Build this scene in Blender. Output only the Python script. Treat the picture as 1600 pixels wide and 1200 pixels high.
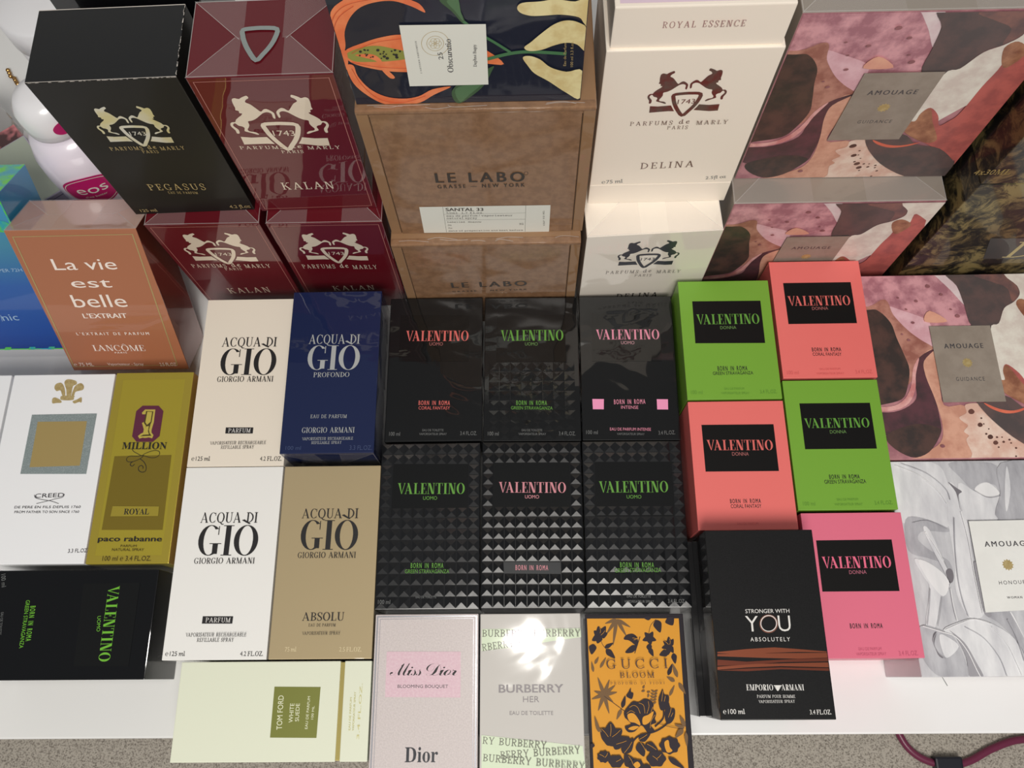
import bpy, bmesh, math, random
from mathutils import Vector, Matrix
for _o in list(bpy.data.objects): bpy.data.objects.remove(_o)
scn = bpy.context.scene
COL = scn.collection
# ------------------------------------------------------------------ camera
cam = bpy.data.cameras.new('camera'); cam.sensor_width = 36.0; cam.lens = 1284/1600*36; cam.clip_start = .01
camo = bpy.data.objects.new('camera', cam); COL.objects.link(camo)
camo.matrix_world = Matrix(((0.99976602, 0.01330393, 0.01705627, 0), (-0.0067989, 0.94180591, -0.33608838, 0),
                            (-0.02053499, 0.33589378, 0.941676, 0.64), (0, 0, 0, 1)))
scn.camera = camo
# ------------------------------------------------------------------ world, lights, exposure
w = bpy.data.worlds.new('room'); scn.world = w; w.use_nodes = True
bg = w.node_tree.nodes['Background']; bg.inputs[0].default_value = (.95, .97, 1.0, 1); bg.inputs[1].default_value = 0.17
lamp = bpy.data.lights.new('ceiling_light', 'AREA'); lamp.shape = 'DISK'; lamp.size = .10; lamp.energy = 2.2; lamp.color = (1.0, .955, .89)
lampo = bpy.data.objects.new('ceiling_light', lamp); COL.objects.link(lampo); lampo.location = (.0, .076, 1.70)
lamp2 = bpy.data.lights.new('ceiling_light', 'AREA'); lamp2.shape = 'DISK'; lamp2.size = 1.1; lamp2.energy = 38; lamp2.color = (1.0, .96, .9)
lo2 = bpy.data.objects.new('ceiling_light', lamp2); COL.objects.link(lo2); lo2.location = (.1, -1.05, 1.70)
scn.view_settings.view_transform = 'Standard'; scn.view_settings.look = 'None'; scn.view_settings.gamma = 1; scn.view_settings.exposure = 0.0
scn.view_settings.use_curve_mapping = False
# ------------------------------------------------------------------ materials
MAT = {}
def lin(c):
    return tuple((x/255/12.92 if x/255 <= .04045 else ((x/255+.055)/1.055)**2.4) for x in c) + (1,)
def mat(name, col, rough=.5, metal=0., coat=0., cr=.04, wrin=0., ws=28., col2=None, ns=60., bump=0., bs=300., spec=.5, alpha=1., mp=None, det=3., thr=(.4, .6), cior=1.5):
    m = bpy.data.materials.new(name); m.use_nodes = True; nt = m.node_tree; b = nt.nodes['Principled BSDF']
    def S(k, v): b.inputs[k].default_value = v
    S('Base Color', lin(col)); S('Roughness', rough); S('Metallic', metal); S('Coat Weight', coat); S('Coat Roughness', cr); S('Coat IOR', cior)
    S('Specular IOR Level', spec); S('Alpha', alpha)
    tc = nt.nodes.new('ShaderNodeTexCoord')
    if col2 is not None:
        n = nt.nodes.new('ShaderNodeTexNoise'); n.inputs['Scale'].default_value = ns; n.inputs['Detail'].default_value = det; n.inputs['Roughness'].default_value = .6
        if mp:
            mg = nt.nodes.new('ShaderNodeMapping'); mg.inputs['Scale'].default_value = mp; mg.inputs['Rotation'].default_value = (0, 0, .35); nt.links.new(tc.outputs['Object'], mg.inputs['Vector']); nt.links.new(mg.outputs['Vector'], n.inputs['Vector'])
        else: nt.links.new(tc.outputs['Object'], n.inputs['Vector'])
        r = nt.nodes.new('ShaderNodeValToRGB'); r.color_ramp.elements[0].position, r.color_ramp.elements[1].position = thr
        r.color_ramp.elements[0].color = lin(col); r.color_ramp.elements[1].color = lin(col2)
        nt.links.new(n.outputs['Fac'], r.inputs['Fac']); nt.links.new(r.outputs['Color'], b.inputs['Base Color'])
    if bump:
        n2 = nt.nodes.new('ShaderNodeTexNoise'); n2.inputs['Scale'].default_value = bs; nt.links.new(tc.outputs['Object'], n2.inputs['Vector'])
        bm_ = nt.nodes.new('ShaderNodeBump'); bm_.inputs['Strength'].default_value = bump; bm_.inputs['Distance'].default_value = .001
        nt.links.new(n2.outputs['Fac'], bm_.inputs['Height']); nt.links.new(bm_.outputs['Normal'], b.inputs['Normal'])
    if wrin:
        n3 = nt.nodes.new('ShaderNodeTexNoise'); n3.inputs['Scale'].default_value = ws; n3.inputs['Detail'].default_value = 1.5; n3.inputs['Distortion'].default_value = .6
        nt.links.new(tc.outputs['Object'], n3.inputs['Vector'])
        b3 = nt.nodes.new('ShaderNodeBump'); b3.inputs['Strength'].default_value = wrin; b3.inputs['Distance'].default_value = .004
        nt.links.new(n3.outputs['Fac'], b3.inputs['Height']); nt.links.new(b3.outputs['Normal'], b.inputs['Coat Normal'])
    MAT[name] = m
    return m
# the place
mat('table_paint', (238, 238, 238), .28, col2=(232, 232, 230), ns=5); mat('carpet', (196, 188, 176), .95, col2=(120, 112, 103), ns=420, bump=.6, bs=500, det=5, thr=(.45, .66)); mat('wall_paint', (226, 226, 224), .8)
# boxes
G1 = dict(coat=1., cr=.03, spec=.12)
mat('black_gloss', (17, 18, 19), .35, wrin=.5, ws=20, **G1); mat('black_stud', (22, 23, 25), .3, wrin=.05, ws=30, coat=1., cr=.12, spec=.12); mat('black_stud_bright', (20, 21, 23), .3, coat=.55, cr=.2, spec=.15)
mat('black_blue', (4, 5, 8), .4, wrin=.05, **G1); mat('panel', (12, 13, 13), .35, wrin=.3, ws=20, **G1); mat('panel_g', (44, 46, 48), .4, coat=.5, cr=.1); mat('panel_b', (17, 16, 16), .5, spec=.2)
mat('green_card', (118, 170, 50), .5, coat=.35, cr=.1); mat('coral_card', (238, 116, 111), .5, coat=.35, cr=.1); mat('pink_card', (228, 112, 138), .5, coat=.2, cr=.1)
mat('white_card', (240, 230, 214), .55); mat('white_card2', (243, 242, 238), .5, coat=.3, cr=.1); mat('creed_white', (246, 247, 249), .45, coat=.3, cr=.1)
mat('navy', (26, 37, 76), .4, wrin=.1, **G1); mat('gold_card', (184, 166, 130), .45, metal=.2, wrin=.12, **G1); mat('gold_million', (196, 178, 60), .32, metal=.45, coat=.6, cr=.1)
mat('gold_d', (146, 126, 42), .32, metal=.45, coat=.6, cr=.1); mat('gold_m', (184, 165, 60), .35, metal=.4, coat=.6, cr=.1); mat('gold_side', (206, 170, 92), .35, metal=.5, coat=.5); mat('gold_l', (214, 196, 92), .35, metal=.3)
mat('tf_card', (230, 234, 212), .5, coat=.3, cr=.1); mat('olive_print', (128, 132, 62), .4, metal=.2); mat('tf_ink', (236, 238, 206), .5); mat('ink_goldl', (206, 200, 140), .4, metal=.5); mat('tf_groove', (196, 180, 110), .3, metal=.7)
mat('md_card', (206, 196, 194), .3, coat=1., cr=.08, col2=(224, 214, 212), ns=900, thr=(.3, .7)); mat('md_silver', (200, 200, 206), .25, metal=.8); mat('md_pink', (226, 190, 202), .35, coat=1., cr=.08, col2=(234, 206, 214), ns=700, thr=(.35, .7))
mat('bu_card', (206, 202, 196), .35, wrin=.22, ws=20, coat=1., cr=.06); mat('mint', (222, 236, 206), .35, wrin=.22, ws=20, coat=1., cr=.06)
mat('gu_border', (44, 39, 44), .4, wrin=.15, **G1); mat('orange', (228, 160, 56), .4, wrin=.15, **G1)
mat('st_black', (18, 18, 19), .5, spec=.15, col2=(30, 30, 31), ns=1500, thr=(.3, .9), coat=.35, cr=.2); mat('st_grey', (44, 44, 46), .3, **G1); mat('st_side', (26, 25, 26), .3, spec=.1, wrin=.1, coat=1., cr=.03, cior=1.6)
mat('copper', (150, 82, 58), .35, metal=.6); mat('copper2', (120, 62, 46), .35, metal=.6); mat('rosegold', (190, 130, 112), .25, metal=.8)
mat('peg_black', (28, 27, 24), .5, spec=.25, coat=.15, cr=.15); mat('peg_top', (14, 16, 19), .35, spec=.2, coat=.8, cr=.12); mat('back_black', (14, 14, 17), .2, **G1); mat('wear', (212, 204, 196), .9)
mat('kalan', (98, 20, 30), .35, spec=.1, wrin=.05, coat=1., cr=.02, cior=1.52); mat('kalan_line', (190, 130, 120), .4)
mat('kraft', (146, 108, 76), .75, col2=(130, 94, 64), ns=160, coat=.9, cr=.14, wrin=.55, ws=18); mat('kraft_edge', (148, 112, 78), .8, coat=.5, wrin=.3); mat('kraft_gap', (52, 38, 26), .9)
mat('delina', (255, 243, 228), .5, coat=.15, cr=.2); mat('delina_top', (232, 206, 222), .35, coat=.8, cr=.08); mat('delina2', (250, 240, 226), .4, wrin=.06, coat=1., cr=.03, cior=1.7)
mat('ob_navy', (30, 34, 50), .4, wrin=.12, coat=.5, cr=.05, spec=.15)
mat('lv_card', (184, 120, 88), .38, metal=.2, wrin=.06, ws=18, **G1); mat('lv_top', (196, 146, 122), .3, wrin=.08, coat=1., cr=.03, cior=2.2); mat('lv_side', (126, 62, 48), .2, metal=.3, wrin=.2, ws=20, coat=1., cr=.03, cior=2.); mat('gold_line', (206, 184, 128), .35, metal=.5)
mat('guid_grey', (150, 140, 130), .4, wrin=.1, coat=1., cr=.04); mat('hon_side', (206, 196, 200), .3, wrin=.2, **G1)
mat('cellophane', (240, 232, 230), .15, alpha=.1, coat=1.); mat('cello_edge', (250, 246, 242), .2, alpha=.35, coat=1.)
# inks
for n, c in dict(ink_black=(34, 32, 33), ink_dgrey=(70, 68, 72), ink_grey=(110, 112, 112), ink_grey2=(130, 124, 120), ink_coral=(222, 108, 102), ink_coral_d=(170, 100, 98), ink_green=(98, 158, 60), ink_green_d=(100, 140, 74), ink_greenb=(112, 186, 52), ink_pink=(226, 142, 166), ink_pink_d=(190, 140, 150), ink_pinkd=(214, 142, 152), ink_pinkh=(238, 110, 142), ink_pinkh_d=(180, 100, 120),
    sq_pink=(250, 158, 200), fine_green=(100, 150, 50), fine_coral=(214, 100, 98), fine_pink=(200, 92, 120), fine_navy=(60, 74, 112), fine_gold=(222, 206, 166), w_ink=(232, 230, 226), w_print=(246, 232, 222), ink_bb=(112, 112, 100), bb_grey=(150, 144, 146), ink_brown=(120, 92, 84), ink_rose=(170, 130, 128), ink_labo=(56, 48, 42), label_white=(236, 236, 226), purple=(96, 36, 62), ink_olive=(74, 62, 22), ink_gucci=(70, 40, 30),
    olive_leaf=(150, 152, 70), petal_line=(206, 88, 50), leaf_green=(62, 92, 60), leaf_green2=(84, 120, 82), stem_green=(70, 120, 78), pale_print=(160, 190, 220), magenta=(196, 30, 110), red_glass=(140, 20, 34), wire=(120, 40, 74), velcro=(24, 26, 38)).items():
    mat(n, c, .45, coat=.25, cr=.1)
mat('petal', (246, 140, 88), .45, col2=(236, 116, 66), ns=60, coat=.6, cr=.06); mat('hand_skin', (238, 224, 168), .45, col2=(222, 200, 140), ns=90, coat=.5, cr=.06)
mat('ink_flower', (52, 44, 50), .45, wrin=.15, **G1); mat('ink_flower2', (124, 96, 66), .45, wrin=.15, **G1)
mat('ink_silver', (196, 200, 200), .35, metal=.3); mat('gold_print', (188, 164, 110), .35, metal=.25, col2=(204, 184, 132), ns=400); mat('gold_pegasus', (224, 214, 160), .3, metal=.4, col2=(232, 230, 222), ns=40); mat('gold_pale', (196, 180, 130), .4); mat('gold_dim', (150, 128, 70), .5)
mat('cream_print', (238, 222, 200), .35, metal=.15, coat=1., cr=.03); mat('foil_red', (120, 54, 54), .3, metal=.35, col2=(110, 90, 84), ns=120); mat('foil_dark', (70, 72, 80), .3, metal=.4); mat('chrome', (150, 150, 154), .15, metal=1.)
mat('silver_glit', (158, 172, 172), .4, metal=.5, col2=(196, 206, 206), ns=1800, thr=(.45, .7)); mat('gold_sq', (190, 166, 108), .35, metal=.35, bump=.05, bs=200); mat('shield_silver', (196, 206, 204), .2, metal=.9)
# watercolour inks
WC = dict(ns=70, det=6, coat=.3, cr=.15)
for n, a, b_ in (('g_mauve', (194, 136, 142), (164, 108, 118)), ('g_pink', (224, 164, 172), (172, 114, 126)), ('g_pale', (236, 220, 220), (226, 200, 204)), ('g_palepink', (236, 192, 200), (220, 168, 178)), ('g_tan', (196, 140, 124), (158, 100, 88)), ('g_black', (58, 48, 46), (86, 62, 56)), ('g_skin', (226, 172, 148), (206, 148, 126)),
    ('g_plum', (96, 58, 66), (70, 50, 54)), ('g_glow', (234, 178, 174), (206, 130, 130)), ('g_cream', (242, 216, 200), (226, 184, 166)), ('g_spot', (78, 52, 44), (110, 70, 60)), ('g_spot2', (160, 104, 108), (140, 88, 94)), ('g_char', (84, 74, 74), (102, 82, 80)), ('g_char2', (104, 80, 80), (140, 98, 90)), ('g_white', (240, 234, 222), (222, 208, 198)),
    ('g_coral', (198, 104, 96), (168, 88, 84)), ('g_tanm', (184, 130, 98), (140, 88, 66)), ('g_orange', (234, 122, 94), (220, 108, 84)), ('g_orange2', (236, 176, 150), (226, 160, 140)), ('g_label', (158, 146, 134), (148, 136, 124)),
    ('h_mid', (222, 222, 225), (180, 180, 186)), ('h_light', (240, 240, 242), (204, 204, 209)), ('h_white', (246, 245, 246), (228, 228, 230)), ('h_dark', (200, 200, 205), (152, 151, 158)), ('h_dark2', (170, 168, 174), (150, 148, 154)), ('h_shadow', (130, 126, 132), (110, 106, 112)), ('h_label', (240, 240, 236), (236, 236, 232))):
    mat(n, a, .5, col2=b_, **(dict(WC, ns=1., thr=(.3, .7), mp=(95, 26, 40)) if n[0] == 'h' and n != 'h_label' else WC))
# dark toile print of the two far boxes
def toile():
    m = mat('toile', (30, 30, 26), .45, coat=.5, cr=.08, spec=.2); nt = m.node_tree; b = nt.nodes['Principled BSDF']
    tc = nt.nodes.new('ShaderNodeTexCoord'); n1 = nt.nodes.new('ShaderNodeTexNoise'); n1.inputs['Scale'].default_value = 55; n1.inputs['Detail'].default_value = 7; n1.inputs['Roughness'].default_value = .72; n1.inputs['Distortion'].default_value = .9
    nt.links.new(tc.outputs['Object'], n1.inputs['Vector'])
    r = nt.nodes.new('ShaderNodeValToRGB'); e = r.color_ramp.elements; e[0].position = .44; e[0].color = lin((26, 27, 26)); e[1].position = .58; e[1].color = lin((140, 126, 82))
    e2 = e.new(.5); e2.color = lin((76, 70, 48))
    nt.links.new(n1.outputs['Fac'], r.inputs['Fac'])
    n2 = nt.nodes.new('ShaderNodeTexNoise'); n2.inputs['Scale'].default_value = 12; nt.links.new(tc.outputs['Object'], n2.inputs['Vector'])
    mx = nt.nodes.new('ShaderNodeMix'); mx.data_type = 'RGBA'; mx.blend_type = 'MULTIPLY'; mx.inputs[0].default_value = .6
    r2 = nt.nodes.new('ShaderNodeValToRGB'); r2.color_ramp.elements[0].position = .4; r2.color_ramp.elements[1].position = .6; r2.color_ramp.elements[0].color = lin((150, 90, 80)); r2.color_ramp.elements[1].color = (1, 1, 1, 1)
    nt.links.new(n2.outputs['Fac'], r2.inputs['Fac']); nt.links.new(r.outputs['Color'], mx.inputs[6]); nt.links.new(r2.outputs['Color'], mx.inputs[7]); nt.links.new(mx.outputs[2], b.inputs['Base Color'])
toile(); mat('dk_patch', (66, 66, 66), .4, coat=.5)
def holo(name, stops, axis='Z', lo=0., hi=.14):
    m = mat(name, (40, 90, 170), .3, coat=1., cr=.05); nt = m.node_tree; b = nt.nodes['Principled BSDF']
    tc = nt.nodes.new('ShaderNodeTexCoord'); sx = nt.nodes.new('ShaderNodeSeparateXYZ'); mr = nt.nodes.new('ShaderNodeMapRange'); mr.inputs[1].default_value = lo; mr.inputs[2].default_value = hi
    r = nt.nodes.new('ShaderNodeValToRGB'); nt.links.new(tc.outputs['Object'], sx.inputs[0]); nt.links.new(sx.outputs[axis], mr.inputs[0]); nt.links.new(mr.outputs[0], r.inputs['Fac']); nt.links.new(r.outputs['Color'], b.inputs['Base Color'])
    e = r.color_ramp.elements; e[0].position, e[0].color = stops[0][0], lin(stops[0][1]); e[1].position, e[1].color = stops[-1][0], lin(stops[-1][1])
    for p, c in stops[1:-1]: x = e.new(p); x.color = lin(c)
holo('blue_holo', [(0, (24, 60, 140)), (.12, (30, 76, 160)), (.45, (44, 96, 172)), (.72, (70, 140, 170)), (1, (60, 150, 200))])
mat('holo_green', (120, 250, 90), .15, metal=.5, coat=1., col2=(60, 200, 230), ns=70, thr=(.45, .6)); mat('lavender', (170, 162, 180), .4); mat('grid_ink', (56, 52, 92), .5); mat('sage_top', (170, 178, 162), .2, coat=1.)
mat('white_plastic', (244, 243, 246), .3, coat=.5, cr=.1); mat('cream_plastic', (226, 226, 212), .35); mat('lotion_body', (240, 232, 244), .35, coat=.6, cr=.1); mat('chain_gold', (170, 130, 80), .25, metal=.9); mat('glass_grey', (196, 196, 194), .1, coat=1.); mat('gilt', (176, 156, 84), .25, metal=.8); mat('pink_photo', (206, 128, 132), .4, col2=(80, 54, 56), ns=40, thr=(.45, .55))
# ------------------------------------------------------------------ mesh helpers
def link(name, me, parent=None, mats=()):
    o = bpy.data.objects.new(name, me); COL.objects.link(o)
    for m in mats: me.materials.append(MAT[m])
    if parent: o.parent = parent
    return o
def box_mesh(w, d, h, bev=.0006, x0=None, y0=None, z0=0., seg=2):
    bm = bmesh.new(); bmesh.ops.create_cube(bm, size=1)
    x0 = -w/2 if x0 is None else x0; y0 = -d/2 if y0 is None else y0
    for v in bm.verts: v.co = Vector((x0+(v.co.x+.5)*w, y0+(v.co.y+.5)*d, z0+(v.co.z+.5)*h))
    if bev: bmesh.ops.bevel(bm, geom=bm.edges[:], offset=bev, segments=seg, affect='EDGES', profile=.6)
    me = bpy.data.meshes.new('body'); bm.to_mesh(me); bm.free()
    return me
def face_mats(me, rules):
    for p in me.polygons:
        n = p.normal
        for k, ax, s in rules:
            if n[ax]*s > .8: p.material_index = k
def catmull(pts, closed=True, k=5):
    n = len(pts); out = []
    rng = range(n if closed else n-1)
    for i in rng:
        g = (lambda j: pts[j % n]) if closed else (lambda j: pts[min(max(j, 0), n-1)])
        p0, p1, p2, p3 = g(i-1), g(i), g(i+1), g(i+2)
        for s in range(k):
            t = s/k
            out.append([.5*((2*p1[c])+(-p0[c]+p2[c])*t+(2*p0[c]-5*p1[c]+4*p2[c]-p3[c])*t*t+(-p0[c]+3*p1[c]-3*p2[c]+p3[c])*t**3) for c in (0, 1)])
    if not closed: out.append(list(pts[-1]))
    return out
def ribbon(pts, wd, smooth=True, closed=False):
    if smooth and len(pts) > 2: pts = catmull(pts, False, 6)
    V, Fc = [], []
    for i, p in enumerate(pts):
        a = pts[max(i-1, 0)]; b = pts[min(i+1, len(pts)-1)]
        if closed and i in (0, len(pts)-1): a, b = pts[-2], pts[1]
        dx, dy = b[0]-a[0], b[1]-a[1]; l = math.hypot(dx, dy) or 1
        nx, ny = -dy/l*wd/2, dx/l*wd/2
        V += [(p[0]+nx, p[1]+ny), (p[0]-nx, p[1]-ny)]
        if i: k = 2*i; Fc.append((k-2, k-1, k+1, k))
    return V, Fc
# ------------------------------------------------------------------ lettering
def txt(s, off=0., italic=False, sp=1.):
    cu = bpy.data.curves.new('lettering', 'FONT'); cu.body = s; cu.size = 1; cu.offset = off; cu.resolution_u = 3; cu.space_character = sp
    o = bpy.data.objects.new('lettering', cu); me = bpy.data.meshes.new_from_object(o)
    V = [(v.co.x + (-.27*v.co.y if italic else 0), v.co.y) for v in me.vertices]; Fc = [tuple(p.vertices) for p in me.polygons]
    bpy.data.objects.remove(o); bpy.data.curves.remove(cu); bpy.data.meshes.remove(me)
    return V, Fc
def math_map(s, up, lo, dg=None):
    r = ''
    for c in s:
        if 'A' <= c <= 'Z' and up: r += chr(up+ord(c)-65)
        elif c == 'h' and lo == 0x1D44E: r += 'ℎ'
        elif 'a' <= c <= 'z' and lo: r += chr(lo+ord(c)-97)
        elif '0' <= c <= '9' and dg: r += chr(dg+ord(c)-48)
        else: r += c
    return r
def runs(s):                                   # upright roman: slanted letter forms set straight again
    out = []; x = 0.; Vs, Fs = [], []
    cur = ''; kind = None
    def flush():
        nonlocal x, cur
        if not cur: return
        it = kind == 'L'
        V, Fc = txt(math_map(cur, 0x1D434, 0x1D44E) if it else cur, .012 if it else 0., it)
        if V:
            mn = min(v[0] for v in V); b = len(Vs)
            Vs.extend([(v[0]-mn+x, v[1]) for v in V]); Fs.extend([tuple(i+b for i in f) for f in Fc]); x = max(v[0] for v in Vs)+.06
        cur = ''
    for c in s:
        k = 'L' if c.isascii() and c.isalpha() else ('S' if c == ' ' else 'D')
        if k == 'S': flush(); x += .22; kind = None; continue
        if k != kind: flush(); kind = k
        cur += c
    flush()
    return Vs, Fs
STY = {'V': (.135, .03, .70, 0), 'A': (.125, .04, .86, .02), 'G': (.17, .022, .98, -.02), 'R': (.11, .06, .92, .06), 'RW': (.11, .055, 1.05, .1)}
def glyph(ch, T, t, k):
    P = []
    def Rq(x0, y0, x1, y1): P.append([(x0, y0), (x1, y0), (x1, y1), (x0, y1)])
    def Q(*a): P.append(list(a))
    def stem(x, y0=0., y1=1.): Rq(x, y0, x+T, y1)
    s = .07*k+.02
    def sb(x0, x1): Rq(x0, 0, x1, t)
    def st(x0, x1): Rq(x0, 1-t, x1, 1)
    def arc(cx, cy, rx, ry, a0, a1, n=18, TT=None):
        TT = T if TT is None else TT
        for i in range(n):
            a = math.radians(a0+(a1-a0)*i/n); b = math.radians(a0+(a1-a0)*(i+1)/n); ix, iy = rx-TT, ry-t
            P.append([(cx+rx*math.cos(a), cy+ry*math.sin(a)), (cx+rx*math.cos(b), cy+ry*math.sin(b)), (cx+ix*math.cos(b), cy+iy*math.sin(b)), (cx+ix*math.cos(a), cy+iy*math.sin(a))])
    def spine(pts, ws):
        n = len(pts); q = catmull([list(p) for p in pts], False, 5); m = len(q)
        for i in range(m-1):
            def off(j):
                a, b = q[max(j-1, 0)], q[min(j+1, m-1)]; dx, dy = b[0]-a[0], b[1]-a[1]; l = math.hypot(dx, dy) or 1
                u = j/(m-1)*(n-1); i0 = min(int(u), n-2); w_ = ws[i0]+(ws[i0+1]-ws[i0])*(u-i0)
                return (q[j][0]-dy/l*w_/2, q[j][1]+dx/l*w_/2), (q[j][0]+dy/l*w_/2, q[j][1]-dx/l*w_/2)
            a1, a2 = off(i); b1, b2 = off(i+1); P.append([a1, a2, b2, b1])
    W = .7*k
    if ch == 'A':
        W = .82*k; ax = W*.46
        Q((.05, 0), (.05+t*1.4, 0), (ax+t*.9, 1), (ax-t*.3, 1)); Q((W-T*1.15-.04, 0), (W-.04, 0), (ax+t*1.2, 1), (ax-T*.55, 1)); Rq(W*.2, .3, W*.68, .3+t); sb(0, .05+t+s); sb(W-T-.04-s, W)
    elif ch == 'B':
        W = .66*k; x = s; stem(x); sb(0, x+T+.1); st(0, x+T+.1); arc(x+T, .75, W-x-T-.03, .25, -90, 90); arc(x+T, .26, W-x-T, .26, -90, 90)
    elif ch == 'C' or ch == 'G':
        W = .74*k; arc(W*.52, .5, W*.52, .51, 48, 312)
        xr = W*.52+W*.52*math.cos(math.radians(48)); Rq(xr-t*.4, .68, xr+t*.9, .97)
        if ch == 'C': Rq(xr-t*.4, .06, xr+t*.6, .24)
        else:
            Rq(W*.9-T, .05, W*.9, .4); Rq(W*.9-T-s*1.2, .4-t, W*.9+s*1.2, .4); W = W*1.02
    elif ch == 'D':
        W = .76*k; x = s; stem(x); sb(0, x+T+.12); st(0, x+T+.12); arc(x+T*.6, .5, W-x-T*.6, .5, -90, 90, 22)
    elif ch in 'EF':
        W = .6*k; x = s; stem(x); st(0, W-.02); Rq(x+T, .5-t/2, W*.72, .5+t/2); Rq(W*.72-t, .38, W*.72, .62); Rq(W-.02-t, .76, W-.02, 1)
        if ch == 'E': sb(0, W); Rq(W-t, 0, W, .26)
        else: sb(0, x+T+s)
    elif ch == 'H' or ch == 'N' or ch == 'U':
        W = .78*k
        if ch == 'H': x = s; stem(x); stem(W-s-T); Rq(x, .5-t/2, W-s, .5+t/2); sb(0, x+T+s); sb(W-T-2*s, W); st(0, x+T+s); st(W-T-2*s, W)
        elif ch == 'N': Rq(s+.0, 0, s+t*1.2, 1); Rq(W-s-t*1.2, 0, W-s, 1); Q((s, 1), (s+T*1.1, 1), (W-s, 0), (W-s-T*1.1, 0)); sb(0, 2*s+t); st(0, s+T*.6); st(W-2*s-t, W)
        else: stem(s, .3); Rq(W-s-t*1.3, .3, W-s, 1); arc(W/2, .32, W/2-s, .33, 180, 270, 9); arc(W/2, .32, W/2-s, .33, 270, 360, 9, t*1.3); st(0, s+T+s); st(W-2*s-t, W)
    elif ch == 'I': W = T+2*s; stem(s); sb(0, W); st(0, W)
    elif ch == 'J': W = .4*k; stem(W-T-s, .2); st(W-T-2*s, W); arc(W-s-.17, .2, .17, .2, 180, 360, 10)
    elif ch == 'K': W = .78*k; stem(s); sb(0, T+2*s); st(0, T+2*s); Q((s+T, .4), (s+T, .4+t*1.5), (W*.86, 1), (W*.86-t*1.6, 1)); Q((W*.34, .54), (W*.34+T*.8, .66), (W*.97, 0), (W*.97-T*1.25, 0)); sb(W-T-2*s, W); st(W*.66, W)
    elif ch == 'L': W = .6*k; stem(s); sb(0, W); st(0, T+2*s); Rq(W-t, 0, W, .27)
    elif ch == 'M': W = .98*k; Rq(s, 0, s+t*1.2, 1); stem(W-s-T); Q((s, 1), (s+T, 1), (W*.5+t, 0), (W*.5-T*.4, 0)); Q((W*.5-t*.5, 0), (W*.5+t, 0), (W-s, 1), (W-s-t*1.6, 1)); sb(0, 2*s+t); sb(W-T-2*s, W); st(0, s+T*.5); st(W-s-T, W)
    elif ch in 'OQÒÔ':
        W = .8*k; arc(W/2, .5, W/2, .51, 0, 360, 34)
        if ch == 'Q': spine([(W*.45, .1), (W*.62, -.06), (W*.8, -.16), (W*1.0, -.14)], [t, T*.7, T*.6, t])
        if ch == 'Ò': Q((W*.24, 1.17), (W*.34, 1.2), (W*.62, 1.05), (W*.56, 1.04))
        if ch == 'Ô': Q((W*.2, 1.05), (W*.27, 1.05), (W*.52, 1.2), (W*.48, 1.24)); Q((W*.48, 1.24), (W*.48, 1.17), (W*.75, 1.05), (W*.82, 1.05))
    elif ch in 'PR':
        W = .66*k; stem(s); sb(0, T+2*s); st(0, s+T+.1); arc(s+T*.8, .73, W-s-T*.8, .27, -90, 90)
        if ch == 'R': Q((W*.42, .48), (W*.42+T, .48), (W*1.02, 0), (W*1.02-T*1.1, 0)); sb(W*.88, W*1.1); W *= 1.08
    elif ch == 'S':
        W = .56*k; spine([(W*.9, .72), (W*.78, .93), (W*.45, .985), (W*.14, .82), (W*.3, .6), (W*.7, .42), (W*.9, .2), (W*.6, .015), (W*.22, .05), (W*.08, .28)], [t, t*1.2, t, T*.8, T, T, T*.8, t, t*1.2, t]); Rq(W*.88, .68, W*.88+t, .98); Rq(W*.06, .02, W*.06+t, .32)
    elif ch == 'T': W = .68*k; stem(W/2-T/2); st(0, W); sb(W/2-T/2-s, W/2+T/2+s); Rq(0, .74, t, 1); Rq(W-t, .74, W, 1)
    elif ch == 'V': W = .78*k; Q((.03, 1), (.03+T*1.1, 1), (W*.56, 0), (W*.5, 0)); Q((W*.5, 0), (W*.5+t*1.2, 0), (W-.03, 1), (W-.03-t*1.4, 1)); st(0, T+.03+s); st(W-t-.03-s, W)
    elif ch == 'W': W = 1.1*k; [Q((x, 1), (x+T, 1), (x+W*.27+t, 0), (x+W*.27, 0)) for x in (.03, W*.36)]; [Q((x, 0), (x+t*1.3, 0), (x+W*.24, 1), (x+W*.24-t*1.3, 1)) for x in (W*.3, W*.64)]; st(0, T+s); st(W-.1, W)
    elif ch == 'Y': W = .76*k; stem(W/2-T/2, 0, .45); Q((.03, 1), (.03+T*1.1, 1), (W/2+T/2, .43), (W/2-T/2, .43)); Q((W/2+T/2-t*1.3, .43), (W/2+T/2, .43), (W-.03, 1), (W-.03-t*1.4, 1)); sb(W/2-T/2-s, W/2+T/2+s); st(0, T+.03+s); st(W-.03-t-s, W)
    elif ch == 'Z': W = .64*k; Q((.02, t), (.02+T*1.2, t), (W-.02, 1-t), (W-.02-T*1.2, 1-t)); sb(0, W); st(0, W); Rq(W-t, 0, W, .26); Rq(0, .76, t, 1)
    else: return None, 0
    return P, W
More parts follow.
